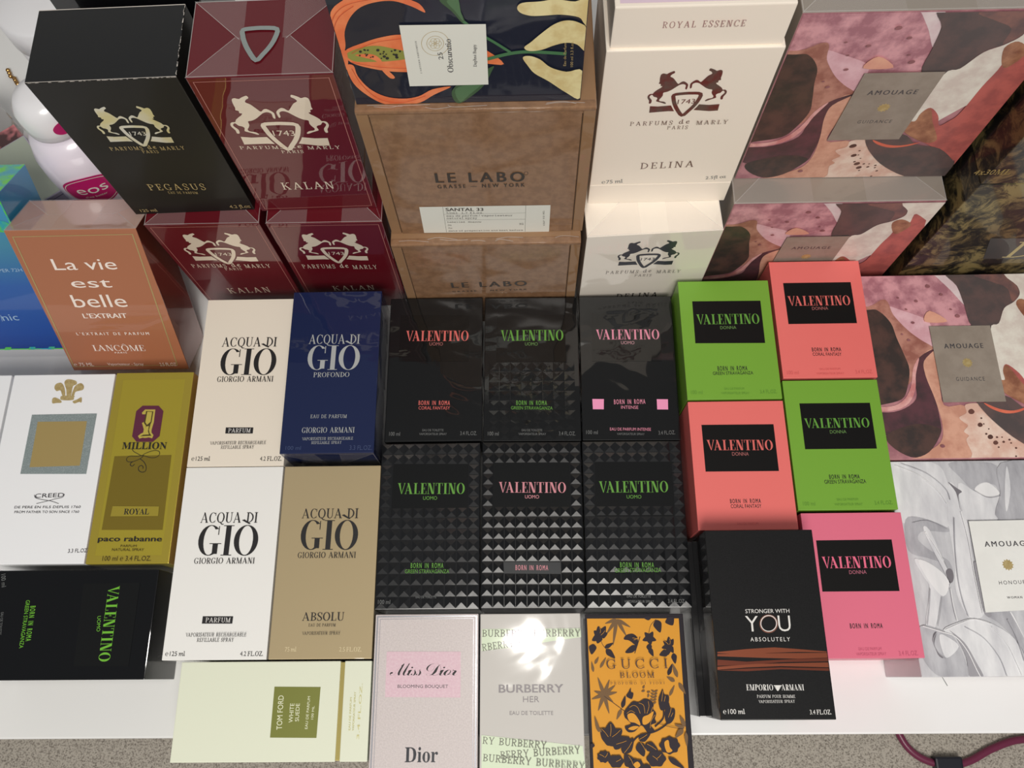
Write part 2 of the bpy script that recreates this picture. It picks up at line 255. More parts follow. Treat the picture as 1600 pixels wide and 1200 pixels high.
def didone(s, sty, track):
    T, t, k, sp = STY[sty]; x = 0.; V, Fc = [], []
    for i, ch in enumerate(s):
        if ch == ' ': x += .46*k+sp+track; continue
        P, W = glyph(ch, T, t, k)
        if P is None:
            v, f = runs(ch)
            if not v: continue
            sc = 1/.68; b = len(V); V += [(a*sc+x, c*sc) for a, c in v]; Fc += [tuple(j+b for j in q) for q in f]; x += max(a for a, c in v)*sc+.07*k+sp+track; continue
        for p in P:
            b = len(V); V += [(a+x, c, len(Fc)*4e-6) for a, c in p]; Fc.append(tuple(range(b, b+len(p))))
        nx = s[i+1] if i+1 < len(s) else ''
        kern = -.16*k if ch+nx in ('AV', 'VA', 'TA', 'AT', 'LA', 'LY', 'LT') and track == 0 else 0
        x += W+.055+sp+track+kern
    return V, Fc
CAPH = {}
def lettering(s, sty, track=0.):
    if sty in STY: V, Fc = didone(s, sty, track); return V, Fc, 1.
    if sty == 'I': V, Fc = runs(s); return V, Fc, .68
    if sty == 'X': V, Fc = txt(math_map(s, 0x1D4D0, 0x1D4EA), -.012, False, .74); return V, Fc, .72
    if sty in ('B2', 'DI'): V, Fc = txt(math_map(s, 0x1D400, 0x1D41A, 0x1D7CE)); return V, Fc, .68
    if sty == 'M': V, Fc = txt(math_map(s, 0x1D670, 0x1D68A, 0x1D7F6)); return V, Fc, .62
    sh = {'S': 0, 'B': .022, 'C': .02, 'ST': .03, 'TH': 0, 'SV': .0}[sty]; off = {'TH': -.006}.get(sty, 0.)
    if track > .05 and len(s) < 24: s = (' ' if track >= .2 else '\u2009').join(s)
    if sty == 'C': s = '   '.join('\u2009'.join(q) for q in s.split(' '))
    V, Fc = txt(s, off)
    if sh:                                     # bold: the same letters laid twice, a stroke apart
        n = len(V); V = [(a-sh, b, 0) for a, b in V]+[(a+sh, b, 5e-6) for a, b in V]; Fc = Fc+[tuple(i+n for i in f) for f in Fc]
    return V, Fc, .69
# ------------------------------------------------------------------ prints: things drawn flat on a face of a box, in millimetres
def mesh_from(name, polys, xf):
    """polys: list of (V2, faces, matname, z)"""
    mats = []; V, Fc, Mi = [], [], []
    for qi, (v2, fc, m, z) in enumerate(polys):
        if m not in mats: mats.append(m)
        b = len(V); V += [xf(p[0]*.001, p[1]*.001, z+(p[2] if len(p) > 2 else 0)) for p in v2]
        for f in fc: Fc.append(tuple(i+b for i in f)); Mi.append(mats.index(m))
    me = bpy.data.meshes.new(name); me.from_pydata(V, [], Fc); me.polygons.foreach_set('material_index', Mi); me.update()
    bm = bmesh.new(); bm.from_mesh(me); ref = (Vector(xf(0, 0, 1))-Vector(xf(0, 0, 0)))
    for f in bm.faces:
        f.normal_update()
        if f.normal.dot(ref) < 0: f.normal_flip()
    bm.to_mesh(me); bm.free()
    return me, mats
ZS = .00005
LIM = {'guidart': (-71.6, -73.2, 71.6, 73.2), 'hon': (-72.2, -72.9, 72.2, 72.9), 'gu': (-33.2, -62, 33.2, 62), 'ob': (-61.5, .5, 61.5, 103.5)}   # printed art ends at the edges of its face
def prints(root, key, xf, z0=.00012, tz=None):
    z = z0; parts = {}; order = []; last = None; pz = {}
    texts = []
    for it in D[key]:
        if it[0] == 'T':
            _, s, sty, m, u, v, ang, wd, cap, par, track = it
            V, Fc, ch = lettering(s, sty, track)
            x0 = min(p[0] for p in V); x1 = max(p[0] for p in V); ca, sa = math.cos(math.radians(ang)), math.sin(math.radians(ang))
            kx, ky = wd/(x1-x0), cap/ch
            V = [(u+ca*(p[0]-x0)*kx-sa*p[1]*ky, v+sa*(p[0]-x0)*kx+ca*p[1]*ky, p[2] if len(p) > 2 else 0) for p in V]
            texts.append((V, Fc, m, par)); last = None; continue
        if it[0] == 'E':
            _, m, cx, cy, wx, wy = it; wl = math.hypot(wx, wy); a = math.atan2(wy, wx); ca, sa = math.cos(a), math.sin(a)
            def tr(p): return [(cx+wl*(ca*x-sa*y), cy+wl*(sa*x+ca*y)) for x, y in p]
            P = []
            h = catmull(EMB['horse'], True, 3)
            for q in (h, [[-x, y+.015] for x, y in h]): q = tr(q); P.append((q, [tuple(range(len(q)))], m, z+.00006))
            for q in EMB['ribbon']: q = tr(q); P.append((q, [tuple(range(len(q)))], m, z+.00006))
            V, Fc = ribbon(tr(catmull(EMB['shield'][:-1], True, 3)+[EMB['shield'][0]]), .052*wl, False, True); P.append((V, Fc, m, z+.0001))
            n = EMB['num']; V, Fc = runs('1743'); x0 = min(a for a, b in V); x1 = max(a for a, b in V); kx = (n[1][0]-n[0][0])/(x1-x0)
            V = tr([(n[0][0]+(a-x0)*kx, n[0][1]+b*.085/.68) for a, b in V]); P.append((V, Fc, m, z+.0001))
            me, ms = mesh_from('emblem', P, xf); link('horse_emblem', me, root, ms); continue
        if it[0] == 'P': _, part, m, sm, pts, par = it; V = catmull(pts, True, 4) if sm else [tuple(p) for p in pts]; Fc = [tuple(range(len(V)))]
        else: _, part, m, wd, pts, par = it; V, Fc = ribbon(pts, wd, True, pts[0] == pts[-1])
        if key in LIM and part in ('flower_art', 'drapery_art', 'flower_print'):
            a, b, e, g_ = LIM[key]; V = [(min(max(x, a), e), min(max(y, b), g_)) for x, y in V]
        if part == 'gold_frame': V, Fc = ribbon(pts, wd, False, True)
        if par and pz.get(par, 0) >= z: z = pz[par]
        z += ZS if (part, m) != last else 6e-6
        last = (part, m)
        if part not in parts: parts[part] = []; order.append((part, par))
        parts[part].append((V, Fc, m, z)); pz[part] = z
    obs = {}
    for part, par in order:
        if part in ('pink_square', 'copper_band', 'mint_band'):
            for q in parts[part]: me, ms = mesh_from(part, [q], xf); obs[part] = link(part, me, root, ms)
            continue
        me, ms = mesh_from(part, parts[part], xf); obs[part] = link(part, me, obs.get(par, root), ms)
    for V, Fc, m, par in texts:
        zz = (pz[par]+ZS) if par else (tz if tz is not None else z+ZS)
        me, ms = mesh_from('lettering', [(V, Fc, m, zz)], xf); link('lettering', me, obs.get(par, root), ms)
    return obs
def thing(name, loc, rz, label, cat, group=None, lean=0.):
    o = bpy.data.objects.new(name, None); COL.objects.link(o); o.location = loc; o.rotation_euler = (-math.radians(lean), 0, math.radians(rz)); o.empty_display_size = .02
    o['label'] = label; o['category'] = cat
    if group: o['group'] = group
    return o
def tag(o, label, cat, group=None, kind=None):
    if label: o['label'] = label; o['category'] = cat
    if group: o['group'] = group
    if kind: o['kind'] = kind
    return o
def flat_box(name, cx, cy, w, l, t, m, label, group=None, rz=0., zb=0., key=None, mats=None, rules=None, bev=.0006, tz=None, z0=.00012):
    r = thing(name, (cx, cy, zb), rz, label, 'perfume box', group)
    me = box_mesh(w, l, t, bev); ms = mats or [m]
    if rules: face_mats(me, rules)
    link('carton', me, r, ms)
    if key: prints(r, key, lambda x, y, z: (x, y, t+z), z0, tz)
    return r
def stand_box(name, cx, fy, zb, w, d, h, m, label, group=None, rz=0., key=None, mats=None, rules=None, bev=.0006, lean=0.):
    r = thing(name, (cx, fy, zb), rz, label, 'perfume box', group, lean)
    me = box_mesh(w, d, h, bev, y0=0); ms = mats or [m]
    if rules: face_mats(me, rules)
    link('carton', me, r, ms)
    if key: prints(r, key, lambda x, y, z: (x, -z, y))
    return r
def part_poly(root, name, polys, xf):
    me, ms = mesh_from(name, polys, xf); return link(name, me, root, ms)
def frame_polys(x0, y0, x1, y1, wd, m, z):
    out = []
    for a in ((x0, y0, x1, y0+wd), (x0, y1-wd, x1, y1), (x0, y0+wd, x0+wd, y1-wd), (x1-wd, y0+wd, x1, y1-wd)):
        out.append(([(a[0], a[1]), (a[2], a[1]), (a[2], a[3]), (a[0], a[3])], [(0, 1, 2, 3)], m, z))
    return out
def folds(root, w, d, xf, z=.0003, strip=.3):
    """the folded ends of a clear wrap on a box end: two flaps meeting at a centre seam, sharp diagonal creases"""
    W, Dd = w*500, d*500
    a = W-Dd*.95; s = W*strip
    for q, dz in (([(-W, -Dd), (-s, -Dd), (-s, 0), (-a, 0)], 0), ([(s, -Dd), (W, -Dd), (a, 0), (s, 0)], 0), ([(-W, Dd), (-a*.9, -1), (-s*.9, -1), (-s*.9, Dd)], .0001), ([(W, Dd), (a*.9, -1), (s*.9, -1), (s*.9, Dd)], .0001)):
        me, ms = mesh_from('cellophane_fold', [(q, [(0, 1, 2, 3)], 'cellophane', z+dz)], xf); f = link('cellophane_fold', me, root, ms)
    P = []
    for p in ([(-W, -Dd), (-a, 0)], [(W, -Dd), (a, 0)], [(-W, Dd), (-a*.85, -1.5)], [(W, Dd), (a*.85, -1.5)]):
        V, Fc = ribbon(p, .35, False); P.append((V, Fc, 'cello_edge', z+.0002))
    P += frame_polys(-W+.3, -Dd+.3, W-.3, Dd-.3, .4, 'cello_edge', z+.0002)
    me, ms = mesh_from('cellophane_crease', P, xf); link('cellophane_crease', me, root, ms)
    return f
def studs(root, w, l, t, nx, ny, hgt, holes, m):
    V, Fc = [], []; px, py = w/nx, l/ny
    def flat(x, y): return any(h[0] <= x*1000 <= h[2] and h[1] <= y*1000 <= h[3] for h in holes)
    for i in range(nx):
        for j in range(ny):
            cx, cy = -w/2+(i+.5)*px, -l/2+(j+.5)*py
            if flat(cx, cy): continue
            b = len(V); e = .00025
            V += [(cx-px/2+e, cy-py/2+e, t+.00005), (cx+px/2-e, cy-py/2+e, t+.00005), (cx+px/2-e, cy+py/2-e, t+.00005), (cx-px/2+e, cy+py/2-e, t+.00005), (cx, cy, t+hgt)]
            Fc += [(b, b+1, b+4), (b+1, b+2, b+4), (b+2, b+3, b+4), (b+3, b, b+4)]
    me = bpy.data.meshes.new('stud_pattern'); me.from_pydata(V, [], Fc); me.update()
    return link('stud_pattern', me, root, [m])
def lathe(name, prof, parent, m, seg=40, loc=(0, 0, 0), sx=1., sy=1.):
    V, Fc = [], []
    for r, z in prof:
        for i in range(seg): a = 2*math.pi*i/seg; V.append((loc[0]+r*sx*math.cos(a), loc[1]+r*sy*math.sin(a), loc[2]+z))
    n = len(prof)
    for j in range(n-1):
        for i in range(seg): Fc.append((j*seg+i, j*seg+(i+1) % seg, (j+1)*seg+(i+1) % seg, (j+1)*seg+i))
    Fc.append(tuple(range(seg-1, -1, -1))); Fc.append(tuple((n-1)*seg+i for i in range(seg)))
    me = bpy.data.meshes.new(name); me.from_pydata(V, [], Fc); me.update()
    for p in me.polygons: p.use_smooth = True
    return link(name, me, parent, [m])
def tube(name, pts, r, parent, m, seg=8, smooth=6):
    q = []
    n = len(pts)
    for i in range(n-1):
        g = lambda j: Vector(pts[min(max(j, 0), n-1)])
        p0, p1, p2, p3 = g(i-1), g(i), g(i+1), g(i+2)
        for s in range(smooth):
            u = s/smooth; q.append(.5*(2*p1+(p2-p0)*u+(2*p0-5*p1+4*p2-p3)*u*u+(3*p1-p0-3*p2+p3)*u**3))
    q.append(Vector(pts[-1])); V, Fc = [], []
    for i, p in enumerate(q):
        d = (q[min(i+1, len(q)-1)]-q[max(i-1, 0)]).normalized(); up = Vector((0, 0, 1)) if abs(d.z) < .9 else Vector((1, 0, 0))
        a = d.cross(up).normalized(); b = a.cross(d)
        for k in range(seg): an = 2*math.pi*k/seg; V.append(tuple(p+a*r*math.cos(an)+b*r*math.sin(an)))
        if i:
            for k in range(seg): Fc.append(((i-1)*seg+k, (i-1)*seg+(k+1) % seg, i*seg+(k+1) % seg, i*seg+k))
    Fc.append(tuple(range(seg))); Fc.append(tuple((len(q)-1)*seg+k for k in range(seg))[::-1])
    me = bpy.data.meshes.new(name); me.from_pydata(V, [], Fc); me.update()
    for p in me.polygons: p.use_smooth = True
    return link(name, me, parent, [m])
# ------------------------------------------------------------------ print layouts, millimetres on each face
D={'u11':[['P','label_panel','panel',0,[[-28.18,44.22],[25.86,43.35],[25.79,4.48],[-28.16,5.28]],''],
['T','VALENTINO','V','ink_coral',-23.33,22.31,-0.9,48.94,8.66,'label_panel',0],
['T','UOMO','S','ink_coral_d',-4.74,18.26,-0.9,10.47,2.69,'label_panel',0],
['T','BORN IN ROMA','C','ink_coral',-11.68,-30.31,-0.8,23.8,3.57,'',0],
['T','CORAL FANTASY','S','ink_coral',-11.57,-33.87,-0.8,23.75,2.54,'',0],
['T','EAU DE TOILETTE','S','ink_grey',-8.15,-51.03,-0.7,15.85,1.75,'',0],
['T','VAPORISATEUR SPRAY','S','ink_grey',-10.46,-53.99,-0.7,20.62,1.74,'',0],
['T','100 ml','S','ink_grey',-33,-54.2,-0.7,8.16,2.99,'',0],
['T','3.4 FL.OZ.','S','ink_grey',20.21,-54.38,-0.7,12.44,2.98,'',0]],'u12':[['P','label_panel','panel',0,[[-26.37,44.24],[26.4,43.39],[26.28,4.07],[-27.39,4.87]],''],
['T','VALENTINO','V','ink_green',-23.9,21.88,-0.2,48.7,8.92,'label_panel',0],
['T','UOMO','S','ink_green_d',-5.05,17.83,-0.9,9.92,2.68,'label_panel',0],
['T','BORN IN ROMA','C','ink_green',-11.92,-30.61,-0.8,23.19,3.57,'',0],
['T','GREEN STRAVAGANZA','S','ink_green',-15.81,-34.11,-0.8,31.34,2.54,'',0],
['T','EAU DE TOILETTE','S','ink_grey',-7.79,-51.29,-0.7,15.29,1.74,'',0],
['T','VAPORISATEUR SPRAY','S','ink_grey',-10.21,-54.24,-0.7,20.51,1.74,'',0],
['T','100 ml','S','ink_grey',-33.14,-54.44,-0.7,8.12,2.98,'',0],
['T','3.4 FL.OZ.','S','ink_grey',19.82,-54.62,-0.7,12.38,2.98,'',0]],'u13':[['P','label_panel','panel',0,[[-25.9,44.44],[26.13,43.6],[25.93,3.81],[-27.49,4.08]],''],
['T','VALENTINO','V','ink_pink',-23.81,22.12,-0.3,48.99,8.35,'label_panel',0],
['T','UOMO','S','ink_pink_d',-4.69,18.07,-0.9,10.36,2.68,'label_panel',0],
['T','BORN IN ROMA','C','ink_pink',-12.01,-30.8,0.5,23.59,3.8,'',0],
['T','INTENSE','S','ink_pink',-6.9,-34.42,-0.8,12.96,2.53,'',0],
['P','pink_square','sq_pink',0,[[-28.22,-26.51],[-19.53,-26.63],[-19.89,-34.75],[-28.06,-34.64]],''],
['P','pink_square','sq_pink',0,[[20.24,-26.92],[28.65,-27.04],[28.32,-35.15],[20.18,-35.04]],''],
['T','EAU DE PARFUM INTENSE','S','ink_pink',-15.86,-51.34,-0.7,30.43,2.24,'',0],
['T','VAPORISATEUR SPRAY','S','ink_grey',-10.8,-54.87,-0.7,20.4,1.73,'',0],
['T','100 ml','S','ink_grey',-33.59,-54.08,-0.7,8.56,2.97,'',0],
['T','3.4 FL.OZ.','S','ink_grey',20.06,-54.77,1.6,12.36,2.96,'',0]],'u21':[['P','label_panel','panel',0,[[-27.43,44.33],[27.98,43.67],[27.95,4.34],[-27.65,4.93]],''],
['T','VALENTINO','V','ink_green',-23.68,21.76,-0.6,49.11,8.08,'label_panel',0],
['T','UOMO','S','ink_green',-4.83,17.31,-0.6,10.27,2.59,'label_panel',0],
['T','BORN IN ROMA','C','ink_green',-12,-31.61,-0.5,23.14,3.57,'',0],
['T','GREEN STRAVAGANZA','S','ink_green',-15.96,-35.13,-0.5,31.25,2.66,'',0],
['T','EAU DE TOILETTE','S','ink_grey',-7.7,-52.32,-0.5,14.35,1.52,'',0],
['T','100 ml','S','ink_grey',-34,-56,-0.5,8.52,2.82,'',0]],'u22':[['P','label_panel','panel',0,[[-28.37,44.81],[27.75,44.14],[27.93,4.38],[-28.79,4.52]],''],
['T','VALENTINO','V','ink_pinkd',-24.15,21.78,-0.6,48.89,7.82,'label_panel',0],
['T','UOMO','S','ink_pinkd',-5.09,17.33,-0.6,10.22,2.59,'label_panel',0],
['P','name_panel','panel_g',0,[[-20.59,-28.09],[19.69,-28.47],[19.93,-36.46],[-20.16,-36.09]],''],
['T','BORN IN ROMA','C','ink_pinkd',-12.03,-33.73,-0.5,23.01,3.55,'name_panel',0]],'u23':[['P','label_panel','panel',0,[[-27.34,44.21],[30.4,44],[28.4,3.89],[-28.51,4.03]],''],
['T','VALENTINO','V','ink_green',-25.02,21.27,-0.1,50.06,8.28,'label_panel',0],
['T','UOMO','S','ink_green',-5.31,16.82,-0.6,10.63,2.58,'label_panel',0],
['T','BORN IN ROMA','C','ink_green',-12.44,-32.34,-0.5,23.81,3.55,'',0],
['T','GREEN STRAVAGANZA','S','ink_green',-16.21,-35.85,0.3,32.31,2.87,'',0],
['T','EAU DE TOILETTE','S','ink_grey',-8.6,-52.96,-0.5,16.42,1.73,'',0],
['T','VAPORISATEUR SPRAY','S','ink_grey',-10.56,-56.4,-0.5,20.38,1.72,'',0],
['T','3.4 FL.OZ.','S','ink_grey',19.55,-56.65,-0.5,11.94,2.59,'',0]],'ub':[['P','label_panel','panel',0,[[6.17,27.35],[46.34,27.87],[46.61,-28.31],[8.48,-28.04]],''],
['T','VALENTINO','V','ink_greenb',24.33,25.41,-88.9,50.67,7.89,'label_panel',0],
['T','UOMO','S','ink_greenb',19.69,4.92,-84.4,10.36,2.47,'label_panel',0],
['T','BORN IN ROMA','C','ink_greenb',-28.99,12.26,-87.7,23.68,3.71,'',0],
['T','GREEN STRAVAGANZA','S','ink_greenb',-32.94,16.23,-87.6,32.28,2.8,'',0],
['T','100 ml','S','ink_grey',-54.4,34.13,-75.7,9.21,3.13,'',0],
['T','EAU DE TOILETTE','S','ink_grey',-49.08,8.08,-85.2,15.13,1.81,'',0]],'dgl':[['P','label_panel','panel_b',0,[[-24.69,30.93],[26.83,30.62],[26.65,-4.04],[-25.08,-3.5]],''],
['T','VALENTINO','V','ink_green',-22.63,11.81,-0.3,46.93,8.16,'label_panel',0],
['T','DONNA','S','ink_green_d',-5.51,7.61,0.4,11.96,2.48,'label_panel',0],
['T','BORN IN ROMA','C','ink_black',-10.44,-25.64,-0.2,21.82,3.65,'',0],
['T','GREEN STRAVAGANZA','S','ink_black',-14.24,-28.86,0.1,29.52,2.51,'',0],
['T','EAU DE PARFUM','S','fine_green',-6.89,-40.43,-0.8,14.41,1.73,'',0],
['T','VAPORISATEUR SPRAY','S','fine_green',-9.53,-43.85,-0.8,20.41,1.73,'',0],
['T','100 ml','S','fine_green',-31.37,-43.55,-0.8,8.37,2.97,'',0],
['T','3.4 FL.OZ.','S','fine_green',18.81,-43.75,0.4,12.07,2.84,'',0]],'dcl':[['P','label_panel','panel_b',0,[[-25.89,29.09],[25.67,28.9],[25.6,-5.47],[-25.85,-5.33]],''],
['T','VALENTINO','V','ink_coral',-23.38,10.27,-0.7,46.66,7.55,'label_panel',0],
['T','DONNA','S','ink_coral_d',-6.08,6.07,-0.7,11.75,2.58,'label_panel',0],
['T','BORN IN ROMA','C','ink_black',-10.7,-28.07,-0,21.29,3.04,'',0],
['T','CORAL FANTASY','S','ink_black',-10.58,-31.44,-0,21.25,2.58,'',0],
['T','EAU DE PARFUM','S','fine_coral',-7.3,-43.05,-0.6,14.49,1.77,'',0]],'dcr':[['P','label_panel','panel_b',0,[[-25.52,29.53],[25.75,29.47],[25.59,-4.64],[-25.45,-4.61]],''],
['T','VALENTINO','V','ink_coral',-23.66,10.41,-0.3,46.63,8,'label_panel',0],
['T','DONNA','S','ink_coral_d',-6.33,6.67,0.3,12.01,2.52,'label_panel',0],
['T','BORN IN ROMA','C','ink_black',-10.68,-27.08,-0.2,21.43,3.19,'',0],
['T','CORAL FANTASY','S','ink_black',-10.63,-30.39,-0.9,21.12,2.55,'',0],
['T','EAU DE PARFUM','S','fine_coral',-6.96,-41.82,0.1,14.96,1.63,'',0],
['T','VAPORISATEUR SPRAY','S','fine_coral',-9.75,-45.29,-0.1,20.05,1.63,'',0],
['T','100 ml','S','fine_coral',-31.17,-44.74,-0.8,8.4,2.76,'',0],
['T','3.4 FL.OZ.','S','fine_coral',18.74,-44.95,0.3,12.59,2.88,'',0]],'dgr':[['P','label_panel','panel_b',0,[[-24.08,30.07],[26.56,29.87],[26.32,-4.33],[-24.25,-4.18]],''],
['T','VALENTINO','V','ink_green',-22.28,11.44,-0.1,46.02,7.19,'label_panel',0],
['T','DONNA','S','ink_green_d',-5.07,7.16,0.4,11.61,2.5,'label_panel',0],
['T','BORN IN ROMA','C','ink_black',-10.02,-25.92,-0,21.18,3.09,'',0],
['T','GREEN STRAVAGANZA','S','ink_black',-13.82,-29.3,0.2,28.95,2.74,'',0],
['T','EAU DE PARFUM','S','fine_green',-6.81,-41.38,0.3,14.59,1.69,'',0],
['T','VAPORISATEUR SPRAY','S','fine_green',-9.04,-44.73,0,19.41,1.69,'',0],
['T','100 ml','S','fine_green',-30.65,-44.49,-0.6,8.38,2.69,'',0],
['T','3.4 FL.OZ.','S','fine_green',18.76,-44.58,1.4,12.39,2.67,'',0]],'dpk':[['P','label_panel','panel_b',0,[[-26.26,28.97],[25.07,29.1],[24.87,-5.2],[-26.44,-5.17]],''],
['T','VALENTINO','V','ink_pinkh',-23.97,10.21,-0,46,7.69,'label_panel',0],
['T','DONNA','S','ink_pinkh_d',-6.9,6.23,0.5,11.6,2.44,'label_panel',0],
['T','BORN IN ROMA','C','ink_black',-11.33,-28.98,0.1,21.41,3.15,'',0],
['T','EAU DE PARFUM','S','fine_pink',-7.71,-42.89,0.3,14.78,1.89,'',0],
['T','VAPORISATEUR SPRAY','S','fine_pink',-9.84,-46.05,0.2,19.52,1.89,'',0],
['T','3.4 FL.OZ.','S','fine_pink',17.93,-46.26,0.5,12.45,2.87,'',0]],'w1':[['T','ACQUA DI','A','ink_black',-20.7,27.66,-0.9,43.02,7.85,'',0],
['T','GIÒ','G','ink_black',-20.29,4.21,-0.8,43.49,21.81,'',0],
['T','GIORGIO ARMANI','A','ink_black',-21.12,-1.55,-0.8,43.6,4.45,'',0],
['T','VAPORISATEUR RECHARGEABLE','R','ink_black',-20.71,-51.46,-0.7,42.45,2.48,'',0],
['T','REFILLABLE SPRAY','R','ink_black',-12.14,-54.78,-0.7,25.04,2.47,'',0],
['T','℮ 125 ml','I','ink_black',-33.18,-63.62,-0.7,13.92,3.18,'',0],
['T','4.2 FL.OZ.','I','ink_black',18.11,-64.23,-0.7,16.26,3.18,'',0],
['P','strip_label','ink_black',0,[[-10.13,-38.11],[10.76,-38.38],[10.75,-43.14],[-10.09,-42.88]],''],
['T','PARFUM','R','w_ink',-7.99,-42.16,-0.7,16.97,3.26,'strip_label',0]],'w2':[['T','ACQUA DI','A','ink_black',-20.83,26.6,-0.6,41.56,7.46,'',0],
['T','GIÒ','G','ink_black',-20.76,3.23,-0.6,43.31,21.5,'',0],
['T','GIORGIO ARMANI','A','ink_black',-21.87,-2.62,-0.5,43.62,4.05,'',0],
['T','VAPORISATEUR RECHARGEABLE','R','ink_black',-21.5,-52.38,-0.4,42.6,2.55,'',0],
['T','REFILLABLE SPRAY','R','ink_black',-13.27,-55.83,-0.4,25.82,2.54,'',0],
['T','℮ 125 ml','I','ink_black',-34.08,-64.92,-0.4,13.75,2.93,'',0],
['T','4.2 FL.OZ.','I','ink_black',17.75,-65.29,-0.4,15.91,2.92,'',0],
['P','strip_label','ink_black',0,[[-11.09,-38.79],[10.27,-38.97],[10.13,-43.9],[-11.17,-43.73]],''],
['T','PARFUM','R','w_ink',-8.8,-42.89,-0.5,17.5,3.22,'strip_label',0]],'prof':[['T','ACQUA DI','A','ink_silver',-19.57,21.26,-0.9,39.13,7.7,'',0],
['T','GIÒ','G','ink_silver',-19.65,0.06,-0.8,39.9,19.86,'',0],
['T','GIORGIO ARMANI','A','ink_silver',-19.35,-49.56,-0.7,39.07,4.17,'',0],
['T','PROFONDO','A','ink_silver',-14.09,-5.95,-0.8,27.4,3.86,'',0],
['T','EAU DE PARFUM','R','ink_silver',-13.81,-38.28,-0.8,27.16,2.73,'',0],
['T','VAPORISATEUR RECHARGEABLE','R','ink_silver',-18.66,-55.19,-0.7,37.76,2.19,'',0],
['T','REFILLABLE SPRAY','R','ink_silver',-11.59,-58.19,-0.7,22.39,2.19,'',0],
['T','3.3 FL.OZ.','S','fine_navy',16.7,-62.9,-0.7,16.43,3.38,'',0],
['T','100 ml','S','fine_navy',-30.33,-62.32,-0.7,11.3,2.9,'',0]],'abso':[['T','ACQUA DI','A','ink_black',-20.07,29.08,-0.6,40.96,7,'',0],
['T','GIÒ','G','ink_black',-19.89,6.59,-0.6,41.35,21.09,'',0],
['T','GIORGIO ARMANI','A','ink_black',-20.79,0.72,-0.5,41.67,4.06,'',0],
['T','ABSOLU','A','ink_black',-14.17,-42.37,-0.5,29.25,5.58,'',0],
['T','EAU DE PARFUM','R','ink_black',-9.4,-46.25,-0.5,18.94,1.92,'',0],
['T','VAPORISATEUR SPRAY','R','ink_black',-13.42,-51.74,-0.4,26.65,2.12,'',0],
['T','75 ml','I','fine_gold',-24.48,-62.6,-0.4,7.95,2.93,'',0],
['T','2.5 FL.OZ.','I','fine_gold',13.04,-62.87,-0.4,15.42,2.93,'',0]],'mil':[['P','dark_panel','gold_d',0,[[-21.35,6.42],[21.44,6.88],[22.36,-48.92],[-22.09,-48.46]],''],
['P','number_badge','purple',0,[[-5.9,45.93],[6.42,45.77],[10.71,41.36],[10.49,21.65],[6.02,17.22],[-6.35,17.37],[-10.38,21.67],[-10.18,41.64]],''],
['P','number_badge','gold_l',0,[[-3.48,42.82],[4.39,42.72],[4.59,32.54],[3.74,26.5],[4.03,24.49],[5.77,22.46],[5.15,19.97],[2.61,20.75],[-0.23,20.29],[-2.21,20.56],[-4.53,19.84],[-5.9,21.86],[-4.11,23.59],[-2.31,24.57],[-2.18,27.08],[-4.38,32.15],[-2.33,33.14],[-2.68,38.98],[-5.14,39.02],[-5.57,40.3]],''],
['P','number_badge','ink_olive',0,[[-2.56,41.53],[3.13,41.2],[2.88,32.56],[2.36,31.05],[1.79,26.52],[2.64,24],[4.38,21.98],[-0.45,21.79],[-4.3,21.59],[-2.05,22.81],[-0.58,26.05],[-1.16,30.09],[-2.92,32.13]],''],
['P','number_badge','gold_l',0,[[-1.5,41.01],[2.22,40.7],[2.11,32.83],[-0.25,30.58],[-1.77,32.62]],''],
['P','number_badge','gold_l',0,[[-0.8,29.33],[1.36,29.55],[1.2,25.53],[2.29,23.01],[-2.54,22.82],[-0.75,25.55]],''],
['T','MILLION','B2','ink_black',-16.64,11.79,-0.7,33.62,5.21,'',0],
['S','flourish','ink_black',0.35,[[-8.89,11.7],[-7.42,9.95],[-4.79,8.44],[-0.64,6.42],[0.63,7.63],[4.7,9.55],[8.9,10.49],[11.94,9.46],[12.28,7],[9.66,5.06],[5.33,5.11],[0.29,6.65],[-3.98,6.21],[-9.77,6.28],[-11.88,4.34],[-10.58,2.12],[-6.73,2.07],[-1.76,4.22],[0.78,6.64]],''],
['S','flourish','ink_black',0.45,[[-1.76,4.22],[1.49,1.73],[3.66,-1.72],[3.68,-5.12],[1.18,-6.06],[-1.43,-4.58],[-1.79,-2.14],[-0.04,-0.94],[1.57,-2.18],[1.27,-3.39]],''],
['S','flourish','ink_black',0.45,[[-6.73,2.07],[-8.23,0.87],[-8.25,-0.6],[-6.7,-1.35],[-5.23,0.1]],''],
['P','name_plate','gold_m',0,[[-16.62,-31.22],[17.66,-31.83],[17.93,-38.87],[-17.08,-38.74]],''],
['T','ROYAL','B2','ink_black',-7.65,-37.43,-0.6,18.59,4.23,'name_plate',0],
['T','paco rabanne','B','ink_black',-23.53,-56.74,-0.6,46.56,3.67,'',0],
['T','PARFUM','S','ink_olive',-6.35,-61.03,-0.6,11.61,1.6,'',0],
['T','NATURAL SPRAY','S','ink_olive',-12.19,-63.7,-0.6,23.19,1.82,'',0],
['T','100 ml ℮ 3.4 FL.OZ.','S','ink_olive',-18.02,-70.67,-0.5,35.11,3.39,'',0]],'creed':[['P','crest','gold_print',1,[[3.37,68.48],[9.62,67.03],[10.78,64.38],[8.36,62.85],[8.01,59.19],[7.85,54.52],[4.87,54.56],[3.34,60.3],[1.77,63.46],[1,66.62]],''],
['P','crest','gold_print',1,[[1.29,55.13],[-0.96,59.32],[-3.86,58.84],[-6.04,61.48],[-5.42,64.61],[-1.61,65.61],[1.56,61.9],[3.48,55.1]],''],
['P','crest','gold_print',1,[[8.45,55.03],[8.92,59.7],[10.27,63.34],[13.95,65.07],[16.65,62.73],[16.39,59.6],[12.59,58.61],[10.78,57.59],[10.28,54.79]],''],
